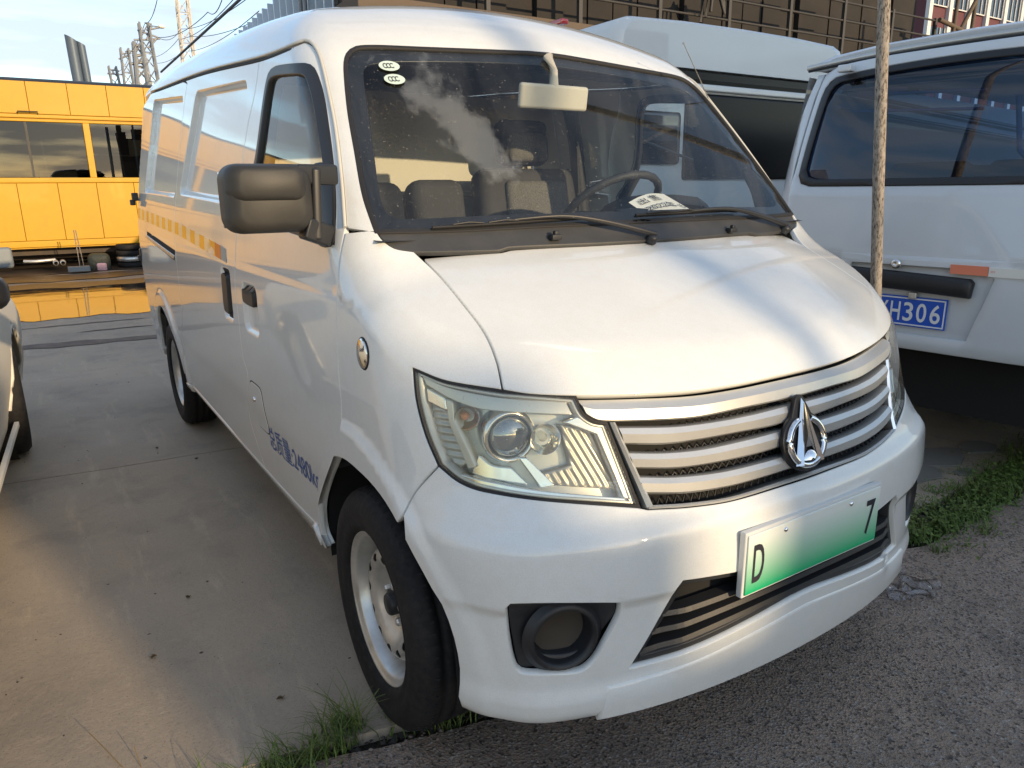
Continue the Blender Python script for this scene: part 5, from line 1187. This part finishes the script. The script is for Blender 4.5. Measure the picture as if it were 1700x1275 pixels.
pan('tail_lamp',2.215,2.275,1.25,1.92,3.385,.06,M['red'],bw,.012); pan('lamp_insert',2.235,2.258,1.35,1.86,3.378,.05,M['paper'],bw,.004)
pan('bumper',2.16,4.93,.42,.72,3.32,.2,M['white3'],bw,.05)
mb=MB(); mb.boxm((2.195,3.46,.5),(2.215,9.2,2.32)); mb.boxm((4.885,3.46,.5),(4.905,9.2,2.32)); mb.boxm((2.2,9.1,.5),(4.90,9.2,2.3)); mb.obj('side_panel',M['white3'],bw)
for y_ in (3.8,5.0,6.2,7.4): mb=MB(); mb.boxm((2.185,y_,1.45),(2.20,y_+1.1,2.05)); mb.obj('side_window',M['dark_glass'],bw)
for (x,y_) in ((2.35,4.6),(4.2,4.6),(2.35,8.2),(4.2,8.2)): mb=MB(); mb.lathe([(.0001,-.1),(.36,-.1),(.38,-.06),(.38,.06),(.36,.1),(.0001,.1)],frame_z((x,y_,.38),(1,0,0),(0,1,0)),32); mb.obj('wheel',M['tyre'],bw)
a,b=on_plane([(1062,232),(1150,266)],1,3.36); mb=MB(); mb.tube([a,b],.012,6); mb.tube([a+[0,.0,-.0],a+[.03,.0,.01]],.022,8); mb.obj('rear_wiper',M['black'],bw)
mb=MB(); mb.boxm((2.19,4.0,2.56),(2.26,4.3,2.60)); mb.obj('marker_lamp',M['red'],bw,bevel=.01)
# ---------------------------------------------------------------- car at the left edge
lc=empty('parked_car',(-2.525,2.42,0),0,'pearl white car at the left edge with dark door mirror','car'); lc.rotation_euler=(0,0,math.radians(-3.3))
prof_c={ # y: list of (half width, z) from sill to centre of the top
-2.15:[(.60,.35),(.70,.5),(.74,.72),(.70,.90),(.5,.96),(0,.98)],-1.6:[(.80,.25),(.85,.5),(.86,.72),(.82,.93),(.60,1.05),(0,1.08)],-.9:[(.80,.22),(.86,.5),(.865,.72),(.83,.95),(.58,1.38),(0,1.42)],0:[(.80,.22),(.86,.5),(.865,.72),(.83,.95),(.58,1.42),(0,1.46)],.7:[(.80,.22),(.86,.5),(.865,.72),(.83,.94),(.60,1.28),(0,1.33)],1.25:[(.80,.22),(.86,.5),(.865,.72),(.83,.92),(.66,1.00),(0,1.03)],1.9:[(.78,.25),(.85,.5),(.86,.70),(.79,.84),(.55,.91),(0,.94)],2.28:[(.55,.32),(.66,.48),(.68,.62),(.60,.72),(.4,.76),(0,.78)]}
def loftc(idx,name,mt,off=0,sides=(-1,1),ys=None):
    yk=sorted(prof_c); ya=np.array(yk); A=np.array([[p for p in prof_c[y]] for y in yk]); 
    Y=ys if ys is not None else np.linspace(-2.15,2.28,160)
    rows=[]
    for y in Y:
        sec=np.array([[np.interp(y,ya,A[:,k,c]) for c in (0,1)] for k in range(6)]); 
        # smooth the section with a catmull curve
        q=cm([tuple(s) for s in sec],.05)[::1]; t=np.linspace(0,len(q)-1,26); q=np.stack([np.interp(t,np.arange(len(q)),q[:,c]) for c in(0,1)],1); rows.append([(x,y,z) for x,z in q])
    return rows
rows=loftc(0,'b',None); mb=MB()
for s_ in(-1,1):
    V=[(s_*p[0],p[1],p[2]) for r in rows for p in r]; F=[]
    for i in range(159):
        for j in range(25):
            yc=(rows[i][j][1]+rows[i+1][j][1])/2; zc_=(rows[i][j][2]+rows[i][j+1][2])/2
            if any(math.hypot(yc-w,zc_-.32)<.36 for w in(-1.38,1.37)): continue
            F.append((i*26+j,i*26+j+1,(i+1)*26+j+1,(i+1)*26+j))
    mb.add(V,F,True)
mb.add([(x,rows[0][0][1],z) for x,z in []] or [tuple(p) for p in rows[0]]+[(-p[0],p[1],p[2]) for p in rows[0][::-1]],[tuple(range(52))]); mb.add([tuple(p) for p in rows[-1]]+[(-p[0],p[1],p[2]) for p in rows[-1][::-1]],[tuple(range(52))])
me=mb.me(); bm=bmesh.new(); bm.from_mesh(me); bmesh.ops.remove_doubles(bm,verts=bm.verts,dist=.002); bmesh.ops.recalc_face_normals(bm,faces=bm.faces); bm.to_mesh(me); bm.free(); link('body',me,M['pearl'],lc,False)
for s_ in(-1,1):
    for (a,b_) in ((-1.25,-.2),(-.1,.85)):
        mb=MB(); q=[(s_*.822,a,.985),(s_*.822,b_,.985),(s_*.66,b_-.28 if b_>0 else b_,1.26),(s_*.64,a+.12,1.30)]; mb.add(q+[(p[0]+s_*.012,p[1],p[2]+.008) for p in q],[(0,1,2,3),(7,6,5,4),(0,4,5,1),(1,5,6,2),(2,6,7,3),(3,7,4,0)]); mb.obj('side_window',M['dark_glass'],lc,False)
    for y_ in(-1.38,1.37):
        st_=math.radians(7 if y_>0 else 0); Mx=frame_z((s_*(.84 if y_>0 else .80),y_,.31),(s_*math.cos(st_),s_*math.sin(st_),0),(0,1,0)); mb=MB(); mb.lathe([(.21,-.015),(.215,0),(.25,.016),(.285,.012),(.305,-.008),(.312,-.03),(.312,-.17),(.28,-.19)],Mx,48); w_=mb.obj('wheel',M['tyre'],lc,False); mb=MB(); mb.lathe([(.0001,-.03),(.06,-.02),(.19,-.035),(.205,-.01),(.213,0)],Mx,32); mb.obj('rim',M['steel'],w_,False)
        mb=MB(); mb.tube([(s_*(.80+.058*min(1,max(0,(.12+.362*math.sin(a))/.28))),y_+.362*math.cos(a),.32+.362*math.sin(a)) for a in np.linspace(0,PI,30)],.012,6); mb.obj('arch_lip',M['pearl'],lc,False)
        mb=MB(); mb.lathe([(.0001,-.25),(.355,-.25),(.355,0.02)],frame_z((s_*.79,y_,.32),(s_,0,0),(0,1,0)),32); mb.obj('wheel_well',M['gap'],lc,False)
    mb=MB(); mb.box((s_*.91,-.02,1.01),(.20,.14,.12)); cm_=mb.obj('door_mirror',M['frit'],lc,False,bevel=.045,seg=4); mb=MB(); mb.tube([(s_*.80,.04,.95),(s_*.88,-.01,.98)],.02,8); mb.obj('mirror_arm',M['black'],cm_,False)
    mb=MB(); mb.boxm((min(s_*.835,s_*.856),-1.0,.235),(max(s_*.835,s_*.856),1.0,.262)); mb.obj('sill_trim',M['pearl'],lc,False,bevel=.004)
# ---------------------------------------------------------------- yellow bus
bus=empty('yellow_bus',(-2.5,13.7,0),0,'long yellow bus body parked across the yard behind, dark windows','bus')
M['blackglass']=glass_mat('bus_window_glass',(.30,.31,.30),0,1.0)
y0=12.5; X0,X1=-9.0,1.9
mb=MB(); mb.boxm((X0+.02,y0+.03,2.40),(X1-.02,y0+2.4,2.90)); mb.boxm((X0+.02,y0+.03,.60),(X1-.02,y0+.12,1.55)); mb.boxm((X0+.02,y0+2.3,.60),(X1-.02,y0+2.4,1.55)); mb.boxm((X0+.02,y0+.03,.56),(X1-.02,y0+2.4,.66)); mb.obj('body_shell',M['yellow'],bus)
mb=MB(); v=[(x,y0+dy,z) for x in (X0,X1) for dy,z in ((0,2.88),(.02,2.95),(.3,3.03),(1.2,3.08),(2.1,3.03),(2.4,2.88))]; mb.add(v,[(j,j+1,j+7,j+6) for j in range(5)]+[tuple(range(6)),tuple(range(11,5,-1))],True); mb.obj('roof',M['grey_plastic'],bus)
xs=np.arange(X0,X1-.2,.52)
for i,x in enumerate(xs):
    mb=MB(); mb.boxm((x+.003,y0,2.505),(min(x+.517,X1),y0+.03,2.95)); mb.obj('upper_panel',M['yellow'],bus,bevel=.004)
    x2=x+.2; mb=MB(); mb.boxm((x2+.003,y0,.68),(min(x2+.517,X1),y0+.03,1.52)); mb.obj('lower_panel',M['yellow'],bus,bevel=.004)
for (z0,z1,d) in ((2.395,2.43,.02),(2.445,2.498,.035),(1.525,1.60,.035),(.58,.675,.03)): mb=MB(); mb.boxm((X0,y0-d+.03,z0),(X1,y0+.04,z1)); mb.obj('trim_rail',M['yellow'],bus,bevel=.008)
for x in (-8.0,-6.2,-4.4,-2.62,-.50,1.35): mb=MB(); mb.boxm((x-.045,y0+.0,1.60),(x+.045,y0+.06,2.395)); mb.obj('window_post',M['yellow'],bus,bevel=.006); 
px0=[-9,-8.0,-6.2,-4.4,-2.62,-.50,1.35]
for a,b_ in zip(px0[:-1],px0[1:]):
    mb=MB(); mb.boxm((a+.05,y0+.02,1.605),(b_-.05,y0+.028,2.39)); wv=mb.obj('window',M['blackglass'],bus); mb=MB(); mm=(a+b_)/2+.28; mb.boxm((mm-.015,y0+.012,1.605),(mm+.015,y0+.036,2.39)); mb.obj('window_divider',M['grey_plastic'],wv)
mb=MB(); mb.boxm((X0,y0+2.30,1.6),(X1,y0+2.38,2.4)); mb.obj('far_wall',M['gap'],bus)
for x in (-1.08,-.18,-3.2,-5.2): mb=MB(); mb.tube([(x,y0+.35,.7),(x-.03,y0+.35,2.15)],.018,8); mb.obj('grab_pole',M['steel'],bus)
mb=MB(); mb.tube([(-2.0,y0+.8,1.95),(-.60,y0+.8,1.93)],.014,6); mb.tube([(-.4,y0+.8,1.98),(.2,y0+.8,1.96)],.012,6); mb.obj('seat_rail',M['paper'],bus)
for x in (-.05,-1.6,-2.4,-4): cushion('seat_back',(x,y0+.6,1.55),(.45,.1,.62),M['seat_mesh'],bus,r=.04)
mb=MB(); mb.boxm((-1.2,y0+.3,1.55),(-.7,y0+.32,1.70)); mb.boxm((.10,y0+.5,1.95),(.40,y0+.52,2.2)); mb.obj('window_paper',M['paper'],bus)
mb=MB(); mb.tube([(-1.35,y0-.03,2.50),(-1.35,y0-.05,2.53),(-1.10,y0-.05,2.53),(-1.10,y0-.03,2.50)],.008,6); mb.obj('handle',M['black'],bus)
for x in (-8.2,1.3): mb=MB(); mb.lathe([(.0001,.05),(.25,.05),(.28,.12),(.40,.13),(.46,.08),(.46,-.12),(.0001,-.12)],frame_z((x,y0+2.75,.46),(0,-1,0)),36); mb.obj('wheel',M['tyre'],bus)
mb=MB(); mb.boxm((-10,y0+2.8,.28),(2.0,y0+2.95,.46)); mb.tube([(-6,y0+3.2,.32),(.6,y0+3.2,.30)],.13,10); mb.boxm((-10,y0+4.6,.02),(2.2,y0+4.7,.5)); mb.obj('underframe',M['under'],bus)
KB=1.187; cb=np.array(CAM_LOC)
for o in [c for c in C.objects if c.type=='MESH' and (c.parent==bus or (c.parent and c.parent.parent==bus))]:
    if o.name.split('.')[0] in ('wheel','underframe'): continue
    me=o.data; n_=len(me.vertices); co=np.empty(n_*3); me.vertices.foreach_get('co',co); co=(co.reshape(-1,3)-cb)*KB+cb; me.vertices.foreach_set('co',co.ravel()); me.update()
bus.location=(-2.5,16.4,0)
for o in [c for c in C.objects if c.parent==bus or (c.parent and c.parent.parent==bus)]: o.matrix_parent_inverse=wmat(o.parent).inverted()
# junk below the bus
c_=on_plane([(240,922-480)],1,12.3)
def gp(px,y): return on_plane([px],1,y)[0]
mb=MB(); 
for dx in(0,.11): mb.lathe([(.032,0),(.045,-.005),(.048,-.03),(.048,-.25),(.03,-.3)],frame_z(gp((93,437),14.6)+[dx,0,0],(0,-1,0)),20)
mb.tube([gp((93,437),14.6)+[0,.2,.05],gp((60,434),14.7),gp((40,434),14.8)],.03,6); tag(mb.obj('exhaust_pipes',M['steel']),'twin exhaust tips lying under the yellow bus','exhaust pipes')
b0=gp((132,450),14.2); mb=MB(); mb.box(b0+[0,0,.04],(.34,.2,.09)); tag(mb.obj('crate',M['grey_box'],bevel=.01),'grey flat plastic box under the bus beside the exhaust tips','box')
mb=MB(); a=gp((122,382),14.0); b_=gp((135,442),14.1); mb.tube([a,b_+[-.02,0,0]],.008,5); mb.tube([a+[.03,0,0],b_+[.04,0,0]],.008,5); tag(mb.obj('metal_rod',M['pole']),'thin rusty rod bent double, standing on the grey box','rod')
b0=gp((167,446),14.5); cushion('rubbish_sack',tuple(b0+[0,.05,.10]),(.36,.3,.36),M['sack'],None,r=.10); o=bpy.data.objects['rubbish_sack']; tag(o,'bulging dark rubbish sack with pink scraps under the bus','sack')
cushion('cloth_bundle',tuple(b0+[.02,-.12,.04]),(.16,.08,.14),M['pink'],None,r=.03); tag(bpy.data.objects['cloth_bundle'],'white and pink cloth scrap lying against the rubbish sack','cloth')
b0=gp((222,440),14.8)
for k in range(4): mb=MB(); mb.lathe([(.15,-.04),(.24,-.05),(.27,-.03),(.27,.03),(.24,.05),(.15,.04)],Matrix.Translation((b0[0],b0[1],.06+.11*k)),28); tag(mb.obj('car_wheel',M['tyre'] if k!=1 else M['steel']),['bottom wheel of the stack under the bus','pale steel wheel second from the bottom of the stack','dark tyre second from the top of the stack','topmost dark tyre of the stack under the bus'][k],'wheel','wheels stacked under the bus')
b0=gp((18,440),11.4); mb=MB(); mb.box(b0+[-.1,0,.1],(.28,.2,.28)); tag(mb.obj('plastic_stool',M['grey_box'],bevel=.04),'grey plastic stool standing by the left car','stool')
# ---------------------------------------------------------------- skyline on the left
M['duct']=mat('blue_grey_duct',(.10,.13,.17),.5,metal=.2); M['galv']=mat('galvanised_steel',(.30,.31,.32),.6,metal=.2); M['concmast']=mat('pale_mast',(.62,.58,.52),.8); M['wire']=mat('wire',(.06,.06,.07),.6)
for (pa,pb,w,lb) in (((117,63),(130,135),.42,'left blue grey duct rising behind the yellow bus'),((134,72),(146,136),.30,'right and shorter blue grey duct behind the yellow bus')):
    a=gp(pa,36); b_=gp(pb,36); d_=(a-b_)/np.linalg.norm(a-b_); low_=b_-d_*(b_[2]+1)/d_[2]; mb=MB(); n_=20; v=[]
    for (c,t) in ((low_,0),(a,1)):
        for k in range(n_):
            an=2*PI*k/n_; v.append((c[0]+w/2*math.cos(an),c[1]+w/2*math.sin(an),c[2]-(t*w*.55*math.cos(an)*.5)))
    mb.add(v,[(k,(k+1)%n_,n_+(k+1)%n_,n_+k) for k in range(n_)],True); mb.add(v[n_:],[tuple(range(n_))]); tag(mb.obj('duct',M['duct']),lb,'duct','ducts behind the bus')
def lattice(name,pt,pb,y,w0,w1,mt,lb,arms=(),cat='mast',n=14):
    a=gp(pt,y); b_=gp(pb,y); d_=(a-b_)/(a[2]-b_[2]); base=b_-d_*b_[2]; H=a[2]; par=empty(name,tuple(base),0,lb,cat,'masts on the skyline'); mb=MB()
    P=lambda z,i: Vector(base+d_*z)+Vector(((w0+(w1-w0)*z/H)*(.5 if i in(0,3) else -.5),(w0+(w1-w0)*z/H)*(.5 if i in (0,1) else -.5),0))
    th=max(w0*.07,.02)
    for i in range(4): mb.tube([P(0,i),P(H,i)],th,4,False,False)
    zs=np.linspace(0,H,n+1)
    for k in range(n):
        for i in range(4):
            j=(i+1)%4; mb.tube([P(zs[k],i),P(zs[k+1],j)],th*.55,3,False,False); 
            if k%2==0: mb.tube([P(zs[k],i),P(zs[k],j)],th*.5,3,False,False)
    mb.obj('lattice',mt,par)
    for (qa,qb) in arms:
        m2=MB(); m2.tube([gp(qa,y),gp(qb,y)],th*.8,4); m2.obj('arm',mt,par)
    return base+d_*H
lattice('pylon',(238,38),(254,139),40,.75,.40,M['galv'],'dark lattice catenary mast with side arms, nearest the van roof',(((228,50),(262,62)),((222,66),(246,66)),((243,50),(268,45)),((246,66),(266,64)),((246,80),(262,62)),((240,38),(252,40)),((244,66),(252,42))))
lattice('pylon',(299,-30),(313,100),46,.75,.55,M['concmast'],'tall pale mast rising out of the picture beside the van roof',n=16)
lattice('pylon',(206,80),(214,138),62,.9,.5,M['galv'],'slim pale lattice mast left of the dark one',(((199,90),(218,88)),((197,98),(214,92)),((208,86),(222,84))))
lattice('pylon',(228,70),(238,138),75,2.2,.6,M['galv'],'wide faint lattice tower just behind the dark mast',(((222,76),(238,74)),((220,94),(242,90)),((218,106),(244,102))))
lattice('pylon',(186,110),(192,138),80,1.1,.6,M['galv'],'small far mast, leftmost of the skyline masts',(((180,115),(198,118)),((178,122),(204,124))))
WL=iter(['wire rising steeply from the dark mast top to the picture top','wire from the dark mast arm to the tall pale mast','wire from the tall pale mast up to the right','wire climbing from the dark mast across open sky','wire continuing that climb to the picture top','wire from the slim pale mast to the dark mast','steep wire leaving the tall pale mast near its middle','wire between dark and pale masts below the arms','wire running low along the van roof to the louvred wall','lowest wire just above the van roof','wire from the smallest far mast to the slim one','short wire passing behind the tall pale mast'])
def wirep(p,q,ya,yb,sag=.4,r=.02):
    a=gp(p,ya); b_=gp(q,yb); pts=[a+(b_-a)*t-np.array([0,0,sag*4*t*(1-t)]) for t in np.linspace(0,1,14)]; tag(MB().tube(pts,r,3,False).obj('wire',M['wire']),next(WL),'wire','overhead wires')
for p,q,ya,yb in (((240,38),(262,-5),40,30),((266,64),(300,48),40,46),((300,48),(420,-10),46,22),((262,62),(345,20),40,30),((345,20),(372,-12),30,22),((210,92),(240,40),62,40),((300,65),(395,-10),46,24),((255,95),(303,55),60,46),((315,60),(470,12),46,20),((313,85),(430,18),46,24),((190,120),(212,100),80,62),((260,105),(320,70),60,40)): wirep(p,q,ya,yb,.25,.016)
a=gp((268,45),38); mb=MB(); mb.lathe([(.0001,.1),(.12,.07),(.16,0),(.1,-.05),(.0001,-.06)],Matrix.Translation(tuple(a)),16); mb.tube([gp((246,42),40),tuple(a)],.03,5); tag(mb.obj('street_lamp',M['paper']),'small white lamp head on an arm of the dark mast','lamp')
# ---------------------------------------------------------------- elevated works behind
M['brown']=mat('dark_brown_cladding',(.017,.014,.012),.8,noise=[(1.2,.7,(.032,.025,.020)),(6,.5,(.016,.014,.013))]); M['tanbeam']=mat('dusty_concrete_beam',(.11,.08,.055),.8,noise=[(2,.6,(.12,.09,.07))]); M['rail']=mat('grey_rail',(.045,.042,.04),.6)
gal=empty('elevated_gallery',(9,11,0),0,'dark brown elevated works gallery on posts behind the vans','gallery')
gx0=2.75; 
for i in range(26):
    x=gx0+i*.56; mb=MB(); mb.boxm((x+.01,10.0+.05*(i%2)+.03*((i*7)%3),3.95),(x+.55,10.12,6.6)); mb.obj('cladding_panel',M['brown'],gal)
mb=MB(); mb.boxm((gx0,10.13,3.95),(17.3,10.3,6.6)); mb.obj('back_wall',M['brown'],gal)
mb=MB(); mb.boxm((gx0,9.4,3.72),(17.4,13.5,3.95)); mb.obj('deck',M['tanbeam'],gal,bevel=.02)
mb=MB(); mb.boxm((gx0-.1,9.1,6.6),(17.8,13.5,6.8)); mb.obj('roof',M['brown'],gal)
for x in (3.2,7.0,11.0,15.0,17.2):
    mb=MB(); mb.boxm((x,9.7,0),(x+.3,10.0,3.72)); mb.boxm((x,12.5,0),(x+.3,12.8,3.72)); mb.obj('column',M['brown'],gal)
for x in np.arange(gx0+.3,17.2,1.75): mb=MB(); mb.boxm((x,9.42,3.95),(x+.07,9.49,5.1)); mb.obj('railing_post',M['rail'],gal)
for z in (4.35,4.7,5.05): mb=MB(); mb.tube([(gx0,9.45,z),(17.3,9.45,z)],.022,6); mb.obj('railing_bar',M['rail'],gal)
mb=MB(); 
for k in range(3): mb.tube([(9.2+.12*k,9.3,4.2+.1*k),(9.25+.1*k,9.28,4.75),(9.7-.1*k,9.28,4.8+.05*k),(9.8,9.3,4.4)],.03,6)
mb.boxm((8.9,9.15,4.0),(9.6,9.4,4.12)); mb.obj('pipework',M['rail'],gal)
# sunlit stair and platform end
mb=MB(); mb.boxm((16.2,9.0,3.85),(17.9,9.5,4.0)); mb.boxm((16.6,9.0,4.35),(17.3,9.3,4.5)); mb.obj('landing',M['tanbeam'],gal)
mb=MB()
for (a,b_) in (((17.4,9.2,3.8),(17.5,9.2,6.2)),((18.2,9.2,3.8),(18.3,9.2,6.0)),((17.4,9.2,4.4),(18.3,9.2,5.6)),((16.8,9.2,5.0),(20,9.2,4.6)),((18.3,9.2,4.2),(20,9.2,4.35))): mb.tube([a,b_],.05,6)
mb.obj('stair_frame',M['tanbeam'],gal)
# louvred wall running away on the left of it
M['louvre']=mat('pale_blue_louvre',(.66,.74,.82),.5); lw=empty('louvred_wall',(3.6,17,0),0,'pale blue louvred wall with dark top cable behind the van roof','wall')
for i in range(44):
    y_=10.2+i*.42; mb=MB(); mb.boxm((3.32,y_,3.9),(3.62,y_+.05,5.25-.012*i)); mb.obj('louvre_fin',M['louvre'],lw)
mb=MB(); mb.boxm((3.63,10,3.85),(3.75,29,4.9)); mb.boxm((3.5,10,3.72),(3.9,29,3.9)); mb.obj('backing',M['duct'],lw)
mb=MB(); 
for y_ in (11,16,21,26): mb.boxm((3.6,y_,0),(3.8,y_+.2,3.75))
mb.obj('column',M['duct'],lw)
mb=MB(); mb.tube([(3.35,9.5,5.62),(3.35,30,5.62)],.035,6); mb.tube([(3.35,9.5,4.3),(3.35,30,4.0)],.03,6); mb.obj('cable',M['wire'],lw)
mb=MB(); mb.boxm((3.2,13.0,3.85),(3.4,13.6,3.95)); mb.tube([(3.25,13.1,3.9),(3.25,13.1,5.2)],.04,6); mb.tube([(3.3,13.5,3.9),(3.3,13.5,5.3)],.04,6); mb.obj('bracket',M['galv'],lw)
# far building
M['maroon']=mat('maroon_wall',(.11,.035,.045),.7); M['offw']=mat('white_pilaster',(.62,.62,.62),.7)
fb=empty('office_building',(60,30,0),0,'distant maroon and white building with window rows at the upper right','building')
mb=MB(); mb.boxm((49,28,0),(80,34,27)); mb.obj('wall',M['maroon'],fb)
for x in np.arange(49,79,2.4): mb=MB(); mb.boxm((x,27.75,0),(x+.4,28,27)); mb.obj('pilaster',M['offw'],fb)
for z in (8.4,11.4,14.4,17.4):
    for x in np.arange(49,72,2.4):
        mb=MB(); mb.boxm((x+.5,27.9,z+1.2),(x+2.3,27.97,z+2.9)); f_=mb.obj('window',M['dark_glass'],fb); mb=MB()
        for q in (.5,1.1,1.7,2.27): mb.boxm((x+q,27.84,z+1.2),(x+q+.06,27.9,z+2.9))
        mb.boxm((x+.5,27.85,z+1.15),(x+2.3,27.9,z+1.22)); mb.obj('window_frame',M['offw'],f_)
# ---------------------------------------------------------------- the yard behind the camera: what shades and mirrors in the van
M['peach']=mat('peach_render',(.62,.36,.22),.8,noise=[(.5,.3,(.55,.32,.2))])
sb=empty('peach_building',(-11,60,0),0,'sunlit peach rendered building mirrored in the side of the van','building')
mb=MB(); mb.boxm((-17,60,0),(-5.6,72,7.6)); mb.obj('wall',M['peach'],sb); mb=MB(); mb.boxm((-17.2,59.8,7.6),(-5.4,72.2,7.9)); mb.obj('roof',M['offw'],sb)
for z_ in (2.0,5.0):
    for x_ in np.arange(-16,-6.5,2.6): mb=MB(); mb.boxm((x_,59.93,z_),(x_+1.3,59.99,z_+1.2)); mb.obj('window',M['dark_glass'],sb)
sh=empty('low_shed',(-10,44,0),0,'low dark roofed shed with pale wall mirrored in the van side','shed')
mb=MB(); mb.boxm((-11.5,44,0),(-5.2,50,1.9)); mb.obj('wall',M['peach'],sh); mb=MB(); mb.boxm((-11.8,43.6,1.9),(-5.0,50.4,3.1)); mb.obj('roof',M['duct'],sh)
wh=empty('shade_wall',(9,-16.8,0),0,'unseen stepped wall added far behind the viewer to shade the van front','wall')
HS=17*math.tan(SUN_EL)  # unseen wall added as sun blocker, steps shaped to shade bumper, bonnet and minibus
for (a,b_,zs) in ((3.28,3.50,1.10),(3.50,3.68,.74),(3.68,4.02,.40),(4.02,6.3,.90),(6.3,22,3.6)):
    mb=MB(); mb.boxm((a,-17.0,0),(b_+.001,-16.5,HS+zs)); mb.obj('wall',M['tanbeam'],wh)
mb=MB(); mb.tube([(3.95,-15.4,-.03),(3.95,-15.4,9.0)],.055,12); mb.tube([(3.3,-15.4,8.3),(4.6,-15.4,8.3)],.05,6); tag(mb.obj('power_pole',M['galv']),'power pole with one crossarm across the yard','pole')
# a loose tree beyond the added wall that dapples the right half of the bonnet
tr=empty('street_tree',(6.8,-22,0),0,'loose leafy tree standing behind the added stepped wall','tree'); rt=np.random.RandomState(5)
mb=MB(); mb.tube([(6.8,-22,-.03),(6.85,-22,3),(6.7,-21.9,4.5),(6.8,-22,6.2)],[.16,.13,.09,.03],8)
for k in range(9):
    a=rt.uniform(0,6.28); z=rt.uniform(3.2,5.0); mb.tube([(6.8,-22,z),(6.8+.9*math.cos(a),-22+.9*math.sin(a),z+.8)],[.05,.015],5)
mb.obj('trunk',M['pole'],tr); V=[];F=[]
for k in range(430):
    a=rt.uniform(0,6.28); q=1.3*rt.rand()**.5; z=rt.uniform(3.6,23.3*math.tan(SUN_EL)+1.35); x,y=6.8+q*math.cos(a),-22+q*math.sin(a); s_=rt.uniform(.06,.12); d1=rt.normal(size=3); d1/=np.linalg.norm(d1); d2=np.cross(d1,rt.normal(size=3)); d2/=np.linalg.norm(d2); c_=np.array([x,y,z]); b=len(V); V+=[c_-d1*s_,c_+d2*s_*.5,c_+d1*s_,c_-d2*s_*.5]; F.append((b,b+1,b+2,b+3))
link('crown',mesh_from(V,F,False),M['grass'],tr)
mb=MB(); mb.tube([(2.62,-14.6,-.03),(2.62,-14.6,4.75)],.075,12); tag(mb.obj('lamp_post',M['galv']),'slim post across the yard that throws the thin shadow on the slab','post')
